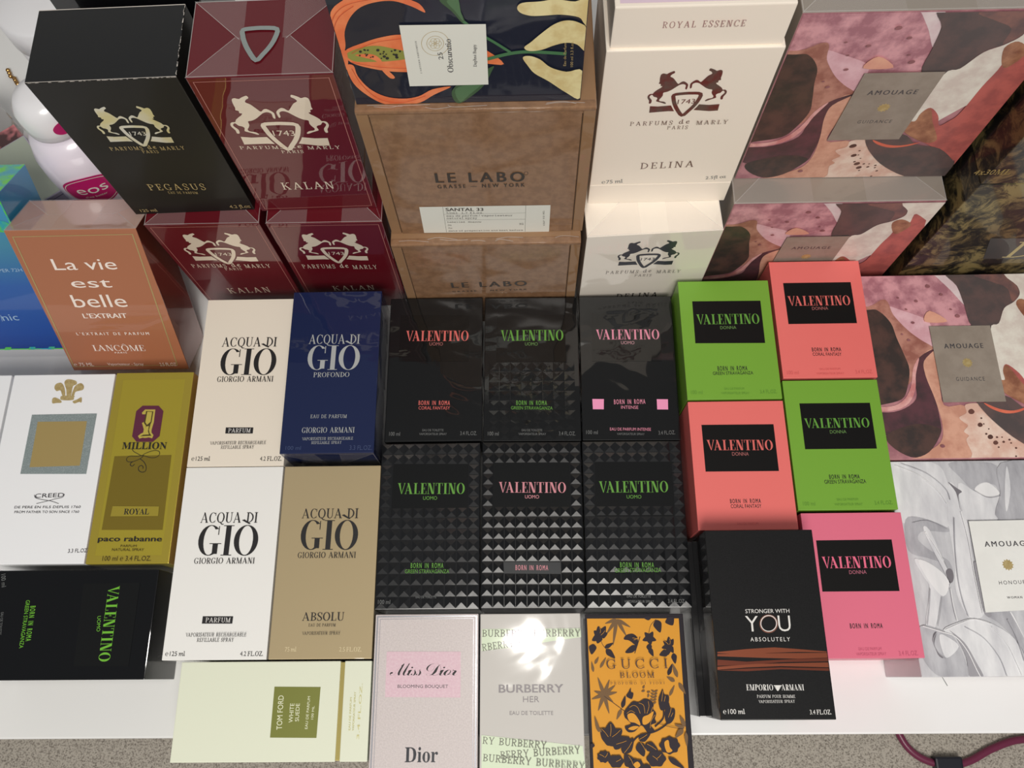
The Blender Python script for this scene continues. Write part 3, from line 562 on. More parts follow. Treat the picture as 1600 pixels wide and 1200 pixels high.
['P','crest','gold_print',1,[[0.08,53.59],[1.33,54.92],[10.28,54.79],[10.52,53.44],[9.89,51.38],[1.45,51.5]],''],
['P','crest','gold_print',1,[[-5.32,49.01],[-5.99,52.63],[-3.89,53.64],[0.46,51.51],[1.53,49.43],[-2.08,49.17]],''],
['P','crest','gold_print',1,[[10.08,50.34],[13.28,51.85],[15.95,53.57],[16.86,52.32],[17,49.22],[15.13,49.76],[11.87,48.57]],''],
['P','frame_panel','silver_glit',0,[[-19.35,39.95],[30.54,40.31],[30.25,-6.73],[-19.3,-6.15]],''],
['P','gold_panel','gold_sq',0,[[-13.83,34.27],[23.95,34.29],[24.34,-0.33],[-13.31,-1.11]],''],
['T','CREED','S','ink_dgrey',-4.97,-24.36,1.3,21.55,3,'',0],
['S','flourish','ink_dgrey',0.35,[[-5.67,-21.97],[-4.26,-24.37],[1.73,-25.86],[7.62,-26.88],[13.67,-28.84]],''],
['S','flourish','ink_dgrey',0.35,[[16.66,-21.74],[15.66,-24.11],[9.73,-25.47],[4.77,-26.84],[-2.96,-28.66]],''],
['T','DE PERE EN FILS DEPUIS 1760','S','ink_dgrey',-18.65,-32.04,-0.3,49.04,1.77,'',0],
['T','FROM FATHER TO SON SINCE 1760','S','ink_dgrey',-17.94,-35.58,-0.3,47.76,1.76,'',0],
['T','3.3 FL.OZ.','S','ink_dgrey',26.73,-64.71,1.3,14.33,2.74,'',0]],'tf':[['P','label_panel','olive_print',0,[[0.01,15.25],[31.39,14.84],[30.89,-16.85],[-0.11,-16.49]],''],
['T','TOM FORD','S','tf_ink',7.38,-11.62,91.5,21.36,3.64,'label_panel',0],
['T','WHITE','S','tf_ink',14.3,-7.32,89.6,11.96,2.79,'label_panel',0],
['T','SUEDE','S','tf_ink',18.32,-6.55,91.3,11.17,2.58,'label_panel',0],
['T','EAU DE PARFUM','S','tf_ink',24.49,-11.32,88.9,20.33,1.71,'label_panel',0],
['T','100 ML','S','tf_ink',27.91,-5.41,88.4,8.37,1.5,'label_panel',0],
['T','EAU DE PARFUM','S','ink_goldl',53.22,-12.27,90.4,20.29,1.28,'',0],
['T','VAPORISATEUR SPRAY','S','ink_goldl',55.6,-12.68,89.8,24.32,1.28,'',0],
['T','3.4 FL.OZ.','S','ink_goldl',59.3,-17.79,89.3,34.68,1.7,'',0]],'md':[['P','label_panel','md_pink',0,[[-26.99,34.42],[23.78,34.04],[24,4.72],[-26.89,5.32]],''],
['T','Miss Dior','X','ink_black',-24.28,18.92,-0.4,45.88,9.04,'label_panel',0],
['T','BLOOMING BOUQUET','S','ink_dgrey',-18.63,11.06,-0.4,34.14,2.06,'label_panel',0],
['T','Dior','DI','chrome',-12.22,-34.74,-0.3,21.81,8.91,'',0]],'bu':[['P','mint_band','mint',0,[[-33.51,52.49],[34.38,52.45],[34.68,46.6],[13.83,44.04],[-4.46,41.09],[-33.64,37.93]],''],
['P','mint_band','mint',0,[[-33.34,-14.93],[-7.1,-17.6],[33.26,-21.85],[34.52,-32.51],[34.5,-38.22],[-33.21,-37.89]],''],
['T','BURBERRY BURBERRY','R','ink_bb',-33.28,47.32,-0.3,67.47,4.6,'',0],
['T','RBERRY BUR','R','ink_bb',-33.03,37.92,7.3,35.97,4.64,'',0],
['T','BURBERRY','B','bb_grey',-21.93,11.23,-0.1,43.46,5.14,'',0],
['T','HER','S','bb_grey',-5.67,5.19,-0.4,10.9,3.71,'',0],
['T','EAU DE TOILETTE','S','bb_grey',-14.64,-2.67,-0.3,28.99,2.38,'',0],
['T','RY BURBERRY','R','ink_bb',-32.72,-20.16,-4.6,42.24,4.29,'',0],
['T','BERRY BURBERRY','R','ink_bb',-20.82,-29.31,3.2,52.54,4.44,'',0],
['T','BURBERRY BURBERRY','R','ink_bb',-32.47,-30.67,-4.8,66.71,4.38,'',0]],'gu':[['P','flower_print','orange',0,[[-32.49,59.56],[30.64,59.22],[29.81,-38.55],[-31.56,-38.26]],''],
['P','flower_print','ink_flower2',1,[[-12.03,58.95],[-14.47,59.33],[-16.93,58.38],[-20.35,56.14],[-16.74,56.4],[-13.75,57.16]],''],
['P','flower_print','ink_flower2',1,[[-12.03,58.95],[-14.94,57.09],[-17.19,54.01],[-19.85,48.9],[-15.98,52.38],[-13.05,55.76]],''],
['P','flower_print','ink_flower2',1,[[-12.03,58.95],[-14.05,54.75],[-14.95,49.51],[-15.41,41.6],[-13.13,48.36],[-11.71,54.41]],''],
['P','flower_print','ink_flower2',1,[[-12.03,58.95],[-11.51,55.5],[-9.52,52.1],[-5.76,47.46],[-7.41,52.49],[-9.39,56.63]],''],
['P','flower_print','ink_flower2',1,[[-12.03,58.95],[-10.36,56.61],[-7.52,55.1],[-2.78,53.57],[-5.95,56.51],[-9.06,58.59]],''],
['S','flower_print','ink_flower',0.3,[[15.03,58.73],[11.11,54.78],[9.35,48.65],[9.48,43.42]],''],
['P','flower_print','ink_flower',1,[[15,58.29],[12.9,55.38],[13.85,52.94],[17.27,49.89],[18.49,53.88],[18.23,56.98]],''],
['P','flower_print','ink_flower',1,[[23.36,59.99],[21.19,57.12],[22.32,55.66],[26.18,54.61],[27.36,57.98],[26.96,60.17]],''],
['P','flower_print','ink_flower',1,[[11.39,59.2],[10.37,60.75],[8.73,60.91],[6.03,60.17],[7.92,58.74],[9.73,58.14]],''],
['P','flower_print','ink_flower',1,[[9.67,46.46],[11.81,46.66],[12.49,47.98],[12.44,50.61],[10.18,49.62],[8.92,48.34]],''],
['P','flower_print','ink_flower',1,[[9.67,46.46],[10.32,48.45],[9.28,49.45],[6.68,50.17],[6.77,47.84],[7.53,46.33]],''],
['P','flower_print','ink_flower',1,[[9.67,46.46],[7.98,47.62],[6.58,46.99],[4.87,44.86],[7.19,44.25],[8.97,44.5]],''],
['P','flower_print','ink_flower',1,[[9.67,46.46],[10.13,44.49],[11.58,44.15],[14.27,44.79],[12.98,46.7],[11.51,47.6]],''],
['P','flower_print','ink_flower',1,[[9.67,46.46],[8.1,45.01],[8.44,43.62],[10.24,41.75],[11.39,43.85],[11.53,45.56]],''],
['P','flower_print','ink_flower',1,[[8.97,42.55],[7.32,40.98],[7.69,39.47],[9.6,37.43],[10.79,39.7],[10.93,41.55]],''],
['P','flower_print','ink_flower',1,[[9.26,39.95],[8.37,37.94],[9.22,36.36],[11.59,34.45],[11.84,37.15],[11.32,39.2]],''],
['P','flower_print','ink_flower',1,[[-23.97,48.03],[-21.94,50.02],[-22.44,51.93],[-24.89,54.53],[-26.34,51.63],[-26.47,49.29]],''],
['P','flower_print','ink_flower',1,[[-23.97,48.03],[-21.01,48.53],[-19.95,50.56],[-19.8,54.47],[-23.02,52.78],[-24.87,50.75]],''],
['P','flower_print','ink_flower',1,[[-23.97,48.03],[-23.45,50.55],[-24.82,51.41],[-28.03,51.45],[-27.64,48.75],[-26.52,47.22]],''],
['P','flower_print','ink_flower',1,[[-23.97,48.03],[-21.98,46.41],[-20.48,47.14],[-18.75,49.79],[-21.39,50.74],[-23.36,50.54]],''],
['P','flower_print','ink_flower',1,[[-23.97,48.03],[-26.61,47.57],[-27.02,46.02],[-26.05,43.13],[-23.54,44.48],[-22.38,46.04]],''],
['P','flower_print','ink_flower',1,[[-23.97,48.03],[-26.45,49.18],[-28.04,48.09],[-29.63,45.02],[-26.52,44.71],[-24.33,45.38]],''],
['S','flower_print','ink_flower',0.3,[[-23.63,45.41],[-21.55,41.04],[-14.61,34.08]],''],
['P','flower_print','ink_flower',1,[[-21.13,40.17],[-18.99,39.84],[-17.24,40.92],[-15.08,43.38],[-18,43.01],[-20.25,42.11]],''],
['P','flower_print','ink_flower',1,[[-20.26,39.3],[-20.31,36.47],[-18.41,34.86],[-14.45,33.46],[-15.56,36.88],[-17.3,39.2]],''],
['P','flower_print','ink_flower',1,[[-28.75,42.83],[-31.58,41.56],[-31.79,39.47],[-30.28,36.02],[-27.71,38.39],[-26.69,40.69]],''],
['P','flower_print','ink_flower',1,[[-32.45,41.12],[-32.82,43.13],[-34.16,43.43],[-36.68,42.64],[-35.53,40.73],[-34.19,39.88]],''],
['P','flower_print','ink_flower',1,[[0.73,41.31],[-4.08,44.82],[-7.85,45.72],[-6.16,48.33],[-2,49.35],[1.08,47.4],[1.78,43.91]],''],
['P','flower_print','ink_flower',1,[[0.73,41.31],[-2.43,41.77],[-6.7,38.33],[-6.78,36.78],[-2.69,37.01],[0.15,39.15]],''],
['S','flower_print','ink_flower',0.5,[[3.35,47.39],[1.76,43.47],[-0.91,36.56]],''],
['P','flower_print','ink_flower',1,[[22.94,41.14],[24.73,42.79],[24.51,44.6],[22.82,47.21],[21.41,44.67],[21.09,42.52]],''],
['P','flower_print','ink_flower',1,[[22.94,41.14],[23.22,43.31],[21.91,44.19],[19.01,44.52],[19.58,42.11],[20.7,40.67]],''],
['P','flower_print','ink_flower',1,[[22.94,41.14],[21.25,42.5],[19.69,41.94],[17.6,39.84],[20.02,39.02],[21.96,39.14]],''],
['P','flower_print','ink_flower',1,[[22.94,41.14],[25.21,41.39],[25.97,42.82],[25.99,45.64],[23.56,44.54],[22.19,43.14]],''],
['P','flower_print','ink_flower',1,[[22.94,41.14],[20.8,39.97],[20.52,38.15],[21.42,35.2],[23.44,37.32],[24.32,39.34]],''],
['P','flower_print','ink_flower',1,[[22.94,41.14],[21.91,39.16],[22.79,37.89],[25.34,36.63],[25.68,39.12],[25.17,40.87]],''],
['P','flower_print','ink_flower',1,[[21.76,37.26],[19.61,38.79],[17.84,37.98],[15.68,35.24],[18.62,34.43],[20.87,34.73]],''],
['P','flower_print','ink_flower',1,[[25.32,36.37],[23.71,34.39],[24.12,32.39],[26.08,29.6],[27.21,32.53],[27.31,34.96]],''],
['P','flower_print','ink_flower',1,[[20.71,22.3],[22.76,23.65],[23.62,25.84],[23.99,29.48],[21.68,26.96],[20.29,24.53]],''],
['P','flower_print','ink_flower2',1,[[26.89,20.99],[27.5,23.61],[26.55,26.21],[24.15,29.8],[24.21,25.92],[24.91,22.76]],''],
['P','flower_print','ink_flower2',1,[[24.91,18.47],[24.36,20.31],[22.72,21.1],[19.7,21.46],[21.19,19.39],[22.86,18.13]],''],
['P','flower_print','ink_flower2',1,[[27.53,17.61],[27.3,15.16],[28.6,13.03],[31.43,10.32],[30.84,13.72],[29.72,16.4]],''],
['P','flower_print','ink_flower2',1,[[20.68,9.27],[22.51,10.57],[23.59,12.65],[24.56,16.08],[22.32,13.66],[20.79,11.36]],''],
['P','flower_print','ink_flower2',1,[[-22.91,10.38],[-20.81,12.36],[-19.69,15.23],[-18.8,19.84],[-21.31,16.35],[-22.96,13.12]],''],
['P','flower_print','ink_flower2',1,[[-22.91,10.38],[-20.25,11.01],[-17.98,12.86],[-15.1,16.27],[-18.79,14.58],[-21.67,12.69]],''],
['P','flower_print','ink_flower2',1,[[-22.91,10.38],[-22.74,13.51],[-23.99,16.8],[-26.72,21.49],[-26.07,16.73],[-24.96,12.78]],''],
['P','flower_print','ink_flower2',1,[[-22.91,10.38],[-24.12,11.99],[-26.14,12.59],[-29.52,12.72],[-27.22,10.97],[-25,9.95]],''],
['P','flower_print','ink_flower2',1,[[-22.91,10.38],[-25.38,10.71],[-27.9,9.76],[-31.4,7.58],[-27.72,7.89],[-24.68,8.66]],''],
['P','flower_print','ink_flower2',1,[[-22.91,10.38],[-25.08,8.22],[-26.29,5.14],[-27.3,0.26],[-24.69,3.99],[-22.94,7.46]],''],
['P','flower_print','ink_flower2',1,[[-22.91,10.38],[-23.31,7.08],[-22.32,3.49],[-20,-1.66],[-20.25,3.35],[-21.04,7.63]],''],
['P','flower_print','ink_flower2',1,[[-22.91,10.38],[-22.2,8.34],[-20.35,6.97],[-16.99,5.52],[-18.72,8.12],[-20.64,9.99]],''],
['P','flower_print','ink_flower2',1,[[-22.91,10.38],[-20.54,9.66],[-17.9,10.19],[-14.05,11.78],[-17.71,12.08],[-20.84,11.81]],''],
['S','flower_print','ink_flower',0.3,[[-22.94,9.55],[-16.05,4.51],[-9.63,-0.08]],''],
['P','flower_print','ink_flower2',1,[[-11.78,1.17],[-13.68,0.04],[-14.63,-1.9],[-15.28,-5.15],[-13.07,-3],[-11.64,-0.88]],''],
['P','flower_print','ink_flower',1,[[-11.3,1.99],[-9.38,3.56],[-8.73,5.87],[-8.71,9.61],[-10.77,6.82],[-11.92,4.22]],''],
['P','flower_print','ink_flower2',1,[[-24.86,27.3],[-23.01,28.52],[-21.78,30.56],[-20.5,33.94],[-22.86,31.63],[-24.54,29.39]],''],
['P','flower_print','ink_flower2',1,[[-29.47,24.77],[-28.82,26.59],[-29.21,28.6],[-30.46,31.51],[-30.78,28.69],[-30.61,26.31]],''],
['P','flower_print','ink_flower2',1,[[-28.36,29.89],[-26.87,30.56],[-26.08,31.93],[-25.47,34.33],[-27.24,32.9],[-28.4,31.43]],''],
['P','flower_print','ink_flower',1,[[-8.24,9.45],[-6.79,11.54],[-4.84,14.46],[-4.8,11.94],[-3.25,11.09],[-4.32,7.76],[-6.09,7.94]],''],
['P','flower_print','ink_flower2',1,[[9.25,4.35],[9.03,5.17],[8.33,5.5],[7.02,5.61],[7.64,4.71],[8.35,4.17]],''],
['P','flower_print','ink_flower2',1,[[9.25,4.35],[10.12,4.15],[10.81,4.57],[11.63,5.58],[10.45,5.49],[9.56,5.16]],''],
['P','flower_print','ink_flower2',1,[[9.63,6.18],[9.42,6.99],[8.71,7.32],[7.4,7.44],[8.02,6.53],[8.73,5.99]],''],
['P','flower_print','ink_flower2',1,[[9.63,6.18],[10.5,5.98],[11.19,6.4],[12.02,7.41],[10.84,7.32],[9.95,6.99]],''],
['P','flower_print','ink_flower2',1,[[10.01,8],[9.8,8.82],[9.1,9.15],[7.78,9.27],[8.4,8.36],[9.11,7.82]],''],
['P','flower_print','ink_flower2',1,[[10.01,8],[10.89,7.81],[11.58,8.23],[12.41,9.24],[11.23,9.15],[10.33,8.82]],''],
['P','flower_print','ink_flower2',1,[[10.4,9.84],[10.19,10.66],[9.48,10.99],[8.17,11.1],[8.78,10.19],[9.5,9.65]],''],
['P','flower_print','ink_flower2',1,[[10.4,9.84],[11.28,9.64],[11.97,10.06],[12.79,11.07],[11.61,10.99],[10.72,10.65]],''],
['P','flower_print','ink_flower2',1,[[10.79,11.67],[10.57,12.5],[9.87,12.83],[8.55,12.94],[9.17,12.03],[9.88,11.49]],''],
['P','flower_print','ink_flower2',1,[[10.79,11.67],[11.66,11.47],[12.35,11.9],[13.18,12.91],[12,12.83],[11.11,12.49]],''],
['P','flower_print','ink_flower2',1,[[3.17,13.99],[4.04,14.2],[4.4,14.83],[4.54,16.01],[3.57,15.44],[2.99,14.79]],''],
['P','flower_print','ink_flower2',1,[[4.44,12.8],[3.66,13.16],[2.96,12.87],[2.04,12.02],[3.14,11.89],[4.02,12.05]],''],
['P','flower_print','ink_flower2',1,[[5.7,11.62],[6.39,11.14],[7.13,11.32],[8.18,12.01],[7.13,12.32],[6.25,12.3]],''],
['P','flower_print','ink_flower2',1,[[6.96,10.44],[6.14,10.1],[5.91,9.42],[5.98,8.25],[6.83,8.97],[7.29,9.69]],''],
['P','flower_print','ink_flower',1,[[-9.83,-3.79],[-10.1,-0.49],[-6.31,4.03],[-3.53,6.09],[0,5.65],[3.67,7.54],[7.18,6.86],[9.69,4.35],[9.3,1.04],[11.08,-1.44],[9.99,-4.73],[10.71,-7.19],[7.08,-8.8],[9.48,-12.48],[5.03,-13.51],[0.92,-8.76],[-3.69,-12.4],[-8.1,-12.78],[-10.13,-9.52],[-6.08,-7.91],[-8.57,-5.03]],''],
['P','flower_print','orange',1,[[-7.97,-2.15],[-3.95,-1.35],[-0.65,-5.48],[0.04,-8.76],[-3.39,-7.1],[-6.87,-6.27]],''],
['P','flower_print','orange',1,[[1.85,-7.95],[2.1,-3.86],[5.73,-2.24],[9.4,-0.2],[7.29,-5.53],[4.49,-7.97]],''],
['P','flower_print','orange',1,[[-7.99,-10.75],[-4.38,-9.14],[-0.89,-9.57],[-4.52,-11.58]],''],
['P','flower_print','ink_flower',1,[[13.9,1.01],[13.14,6.82],[15.04,11.39],[16.52,13.48],[17.45,10.13],[20.24,9.27],[19.41,3.87],[16.53,0.58]],''],
['P','flower_print','ink_flower',1,[[17.31,-7.22],[16.56,-1.48],[18.47,3.05],[19.94,5.11],[20.86,1.8],[23.63,0.95],[22.8,-4.39],[19.92,-7.65]],''],
['S','flower_print','ink_flower',0.9,[[16.11,1],[15.28,-4.76],[9.67,-9.63]],''],
['S','flower_print','ink_flower',0.9,[[18.63,-7.23],[14.01,-10.47],[8.58,-12.88],[-1.22,-15.26],[-5.83,-19.27]],''],
['S','flower_print','orange',0.22,[[-6.4,2.38],[-3.67,3.6],[-1.08,2.34],[0.48,-1.38]],''],
['S','flower_print','orange',0.22,[[-0.03,5.07],[2.99,3.56],[3.57,-1.4]],''],
['S','flower_print','orange',0.22,[[6.24,6.03],[6.48,2.71],[4.9,-1.41]],''],
['S','flower_print','orange',0.22,[[9.14,2.7],[7.6,-0.6]],''],
['S','flower_print','orange',0.22,[[10.15,-2.26],[7.24,-6.35],[6.54,-10.43]],''],
['S','flower_print','orange',0.22,[[-8.37,-1.33],[-5.62,0.31],[-3.04,-0.95]],''],
['S','flower_print','orange',0.22,[[15.12,5.98],[15.79,9.3],[16.46,12.64]],''],
['S','flower_print','orange',0.22,[[16.9,5.96],[17.84,9.29]],''],
['S','flower_print','orange',0.22,[[18.86,-3.96],[20.42,-0.68],[21.21,1.79]],''],
['S','flower_print','orange',0.22,[[20.65,-3.56],[22.16,-1.1]],''],
['P','flower_print','ink_flower',1,[[-20.14,-16.37],[-15.77,-14.1],[-15.93,-11.16],[-19.32,-6.61],[-22.99,-10.4],[-24.1,-13.78]],''],
['P','flower_print','ink_flower',1,[[-20.14,-16.37],[-18.55,-12.22],[-20.64,-10.75],[-26.1,-10.59],[-26.17,-15.07],[-24.7,-17.63]],''],
['P','flower_print','ink_flower',1,[[-20.14,-16.37],[-15.87,-18.26],[-13.65,-16.43],[-11.97,-11.29],[-17.04,-10.78],[-20.35,-11.93]],''],
['P','flower_print','ink_flower',1,[[-20.14,-16.37],[-21.65,-12.63],[-23.21,-13.13],[-25.41,-16.76],[-23.15,-19.66],[-21.27,-20.28]],''],
['P','flower_print','ink_flower',1,[[-20.14,-16.37],[-24.5,-16.17],[-24.72,-17.67],[-22.15,-20.9],[-18.27,-20.16],[-16.8,-18.84]],''],
['P','flower_print','ink_flower',1,[[-20.14,-16.37],[-23.13,-19.49],[-21.9,-20.77],[-17.31,-21.27],[-15.48,-17.8],[-15.73,-15.69]],''],
['P','flower_print','ink_flower',1,[[-19.8,-27.62],[-20.72,-28.72],[-21.03,-30],[-22.63,-30.41],[-23.92,-31.26],[-25.45,-30.78],[-27.12,-30.8],[-27.87,-29.66],[-29.15,-28.84],[-28.76,-27.57],[-29.04,-26.29],[-27.7,-25.49],[-26.85,-24.34],[-25.17,-24.39],[-23.59,-23.91],[-22.38,-24.79],[-20.81,-25.21],[-20.62,-26.5]],''],
['P','flower_print','ink_flower',1,[[-11.67,-30.44],[-13.05,-32.2],[-14.45,-33.93],[-17.06,-33.94],[-19.66,-33.91],[-20.9,-32.16],[-22.1,-30.39],[-20.73,-28.63],[-19.33,-26.89],[-16.71,-26.88],[-14.1,-26.91],[-12.86,-28.67]],''],
['P','flower_print','ink_flower',1,[[-16.33,-19.21],[-13.12,-21.12],[-10.45,-19.96],[-7.12,-16.23],[-11.54,-15.29],[-14.95,-15.8]],''],
['P','flower_print','ink_flower',1,[[-17.4,-23.23],[-14.02,-22.71],[-12.82,-20.51],[-12.68,-16.28],[-16.35,-18.09],[-18.44,-20.28]],''],
['P','flower_print','ink_flower',1,[[-12.29,-25.66],[-7.66,-25.22],[-5.68,-22.29],[-4.77,-16.48],[-10,-18.67],[-13.18,-21.52]],''],
['P','flower_print','ink_flower',1,[[-6.63,-33.64],[-4.62,-30.18],[-6.24,-28.05],[-11,-26.04],[-11.73,-30.35],[-10.81,-33.32]],''],
['P','flower_print','ink_flower',1,[[-1.36,-17.68],[1.78,-18.79],[4.01,-17.38],[6.47,-13.68],[2.39,-13.59],[-0.6,-14.57]],''],
['P','flower_print','ink_flower',1,[[-1.46,-19.29],[-3.68,-22.32],[-2.55,-24.72],[1.33,-27.59],[2.56,-23.53],[2.18,-20.43]],''],
['P','flower_print','ink_flower',1,[[2.87,-20.12],[3.2,-23.66],[5.78,-24.75],[10.9,-24.58],[9.04,-20.86],[6.56,-18.81]],''],
['P','flower_print','ink_flower',1,[[25.51,-21.05],[24.01,-22.86],[23.18,-24.89],[20.54,-25.4],[18.15,-26.45],[15.91,-25.38],[13.34,-24.84],[12.8,-22.8],[11.55,-20.97],[13.05,-19.16],[13.86,-17.11],[16.52,-16.59],[18.92,-15.53],[21.18,-16.62],[23.76,-17.17],[24.28,-19.22]],''],
['P','flower_print','orange',1,[[15.15,-19.38],[17.89,-17.79],[18.48,-21.81],[20.05,-24.23],[16.51,-25.01]],''],
['P','flower_print','ink_flower',1,[[15.8,-28.99],[14.04,-31.19],[12.24,-33.36],[8.99,-33.36],[5.75,-33.32],[4.23,-31.14],[2.76,-28.93],[4.51,-26.72],[6.3,-24.54],[9.57,-24.53],[12.84,-24.57],[14.34,-26.78]],''],
['P','flower_print','ink_flower',1,[[17.16,-28.2],[18.61,-31.22],[21.77,-33.15],[27.3,-35.08],[24.13,-31.3],[20.79,-28.63]],''],
['P','flower_print','ink_flower',1,[[5.5,-33.7],[2.88,-32.07],[0.71,-33.01],[-1.97,-36.1],[1.62,-36.92],[4.38,-36.53]],''],
['P','flower_print','ink_flower2',1,[[-27.45,-12.68],[-26.96,-10.06],[-27.77,-7.24],[-29.8,-3.18],[-29.72,-7.2],[-29.11,-10.57]],''],
['P','flower_print','ink_flower2',1,[[-25.69,-12.69],[-25.8,-11.23],[-26.84,-10.15],[-28.93,-8.92],[-28.19,-10.85],[-27.19,-12.27]],''],
['P','flower_print','ink_flower',1,[[-30.42,-20.75],[-31.46,-19.54],[-32.78,-19.65],[-34.79,-20.73],[-33.08,-21.7],[-31.56,-21.95]],''],
['P','flower_print','ink_flower2',1,[[29.44,-9.74],[29.97,-7.57],[28.99,-5.61],[26.6,-3.05],[26.75,-6.15],[27.5,-8.59]],''],
['P','flower_print','ink_flower2',1,[[28.94,-10.55],[27.8,-9],[25.82,-8.41],[22.5,-8.29],[24.71,-9.99],[26.86,-10.98]],''],
['P','flower_print','ink_flower2',1,[[28.03,-10.96],[25.39,-11.3],[23.87,-13.07],[22.54,-16.51],[25.74,-15.13],[27.92,-13.4]],''],
['P','flower_print','ink_flower2',1,[[29.63,-13],[28.57,-15.3],[28.72,-17.95],[29.78,-21.84],[30.59,-18.25],[30.76,-15.13]],''],
['S','flower_print','ink_flower',0.3,[[10.71,-7.19],[19.34,-9.68],[28.03,-10.96]],''],
['P','flower_print','ink_flower',1,[[1.22,-32.89],[0,-34.41],[-0.93,-36.03],[-3.18,-36.29],[-5.37,-36.79],[-6.96,-35.59],[-8.77,-34.59],[-8.51,-32.84],[-8.58,-31.09],[-6.65,-30.1],[-4.92,-28.91],[-2.78,-29.43],[-0.55,-29.72],[0.19,-31.36]],''],
['P','flower_print','orange',1,[[-5.67,-32.06],[-2.98,-30.49],[-1.38,-32.88],[-4.08,-34.45]],''],
['S','flower_print','orange',0.22,[[-20.09,-15.15],[-19.42,-11.5],[-19.47,-7.83]],''],
['S','flower_print','orange',0.22,[[-21.42,-15.55],[-23.22,-13.05],[-25.72,-10.55]],''],
['S','flower_print','orange',0.22,[[-18.79,-15.56],[-15.64,-13.5],[-13.2,-11.42]],''],
['S','flower_print','orange',0.22,[[-16.37,-20.02],[-12.64,-19.04],[-9.61,-18.06]],''],
['S','flower_print','orange',0.22,[[-11.4,-25.26],[-8.37,-22],[-6.03,-18.71]],''],
['S','flower_print','orange',0.22,[[-5.72,-32.86],[-6.85,-30.05],[-8.67,-27.22]],''],
['S','flower_print','orange',0.22,[[-0.56,-18.9],[1.37,-21.69],[2.6,-24.48]],''],
['S','flower_print','orange',0.22,[[3.75,-19.97],[6.96,-21.69],[9.46,-23.4]],''],
['S','flower_print','orange',0.22,[[-1.34,-17.28],[1.7,-15.79],[4.05,-14.31]],''],
['S','flower_print','orange',0.22,[[-24.17,-27.99],[-22.89,-26.62],[-22.3,-25.24]],''],
['S','flower_print','orange',0.22,[[-24.59,-27.59],[-25.72,-26.79],[-27.54,-25.98]],''],
['S','flower_print','orange',0.22,[[-16.89,-30.42],[-14.99,-29.63],[-13.79,-28.84]],''],
['S','flower_print','orange',0.22,[[9.28,-28.96],[11.26,-27.56],[12.54,-26.16]],''],
['S','flower_print','orange',0.22,[[10.1,-29.76],[8.87,-28.47],[6.94,-27.18]],''],
['S','flower_print','orange',0.22,[[-23.9,49.78],[-23.63,51.75],[-24.09,53.73]],''],
['S','flower_print','orange',0.22,[[-23.5,48.47],[-21.75,49.96],[-20.72,51.47]],''],
['S','flower_print','orange',0.22,[[23,42.01],[23.43,43.96],[23.14,45.92]],''],
['S','flower_print','orange',0.22,[[22.1,42.02],[20.99,43.28],[19.14,44.55]],''],
['S','flower_print','orange',0.22,[[-1.32,45.24],[0.78,45.82],[2.17,46.41]],''],
['S','flower_print','orange',0.22,[[-2.16,46.55],[0.42,46.16],[2.28,45.76]],''],
['T','GUCCI','RW','ink_gucci',-20.56,26.58,0.3,41.14,6.16,'',0.25],
['T','BLOOM','R','ink_gucci',-11.85,20.83,0,23.05,3.56,'',0.12],
['T','PROFUMO DI FIORI','R','ink_gucci',-18.33,16.65,0.2,35.97,1.52,'',0.3]],'st':[['P','copper_band','copper',0,[[-33.98,-18.29],[-15.3,-16.67],[2.02,-15.77],[16.94,-16.91],[34.76,-18.48],[34.68,-19.1],[16.72,-18.66],[-0.5,-19.05],[-17.79,-19.95],[-34.05,-19.01]],''],
['P','copper_band','copper',0,[[-34.09,-19.52],[-0.52,-19.25],[34.87,-19.31],[34.91,-22.17],[16.22,-22.75],[-5.13,-22.09],[-34.21,-20.85]],''],
['P','copper_band','copper2',0,[[-34.4,-22.9],[-16.08,-24.25],[5.46,-23.18],[35.1,-22.38],[34.82,-24.41],[5.28,-24.71],[-16.29,-26.29],[-34.73,-26.57]],''],
['P','copper_band','copper',0,[[-34.79,-27.18],[-10.87,-25.62],[34.74,-25.03],[34.77,-27.97],[5.01,-27.05],[-16.43,-27.71],[-34.95,-29]],''],
['P','copper_band','copper2',0,[[-34.98,-29.31],[-16.5,-28.32],[4.93,-27.76],[34.7,-28.48],[34.69,-30.1],[4.8,-28.88],[-16.66,-29.94]],''],
['T','STRONGER WITH','S','w_ink',-13.93,5.25,-0,28.15,2.44,'',0.05],
['T','Y','TH','w_ink',-14.55,-6.1,-0.4,8.12,9.77,'',0],
['T','U','TH','w_ink',6.15,-6.06,-0.4,7.79,9.87,'',0],
['S','ring_print','rosegold',1.3,[[5.38,-1.44],[5.05,-2.74],[4.4,-3.95],[3.45,-4.98],[2.28,-5.77],[0.98,-6.26],[-0.39,-6.42],[-1.71,-6.24],[-2.91,-5.73],[-3.9,-4.93],[-4.61,-3.88],[-5,-2.66],[-5.04,-1.36],[-4.72,-0.06],[-4.07,1.16],[-3.13,2.2],[-1.96,2.99],[-0.64,3.49],[0.73,3.65],[2.07,3.47],[3.27,2.95],[4.26,2.14],[4.97,1.08],[5.35,-0.14],[5.38,-1.44]],''],
['S','ring_print','w_ink',0.5,[[5.19,-1.23],[4.87,-2.48],[4.24,-3.64],[3.34,-4.63],[2.22,-5.38],[0.97,-5.85],[-0.34,-6],[-1.61,-5.83],[-2.76,-5.34],[-3.71,-4.57],[-4.39,-3.57],[-4.77,-2.4],[-4.8,-1.15],[-4.5,0.1],[-3.87,1.26],[-2.97,2.26],[-1.84,3.02],[-0.58,3.5],[0.73,3.65],[2.01,3.47],[3.16,2.98],[4.11,2.2],[4.79,1.19],[5.16,0.02],[5.19,-1.23]],''],
['T','ABSOLUTELY','S','w_ink',-12.46,-12.05,-0.2,25.02,2.44,'',0.15],
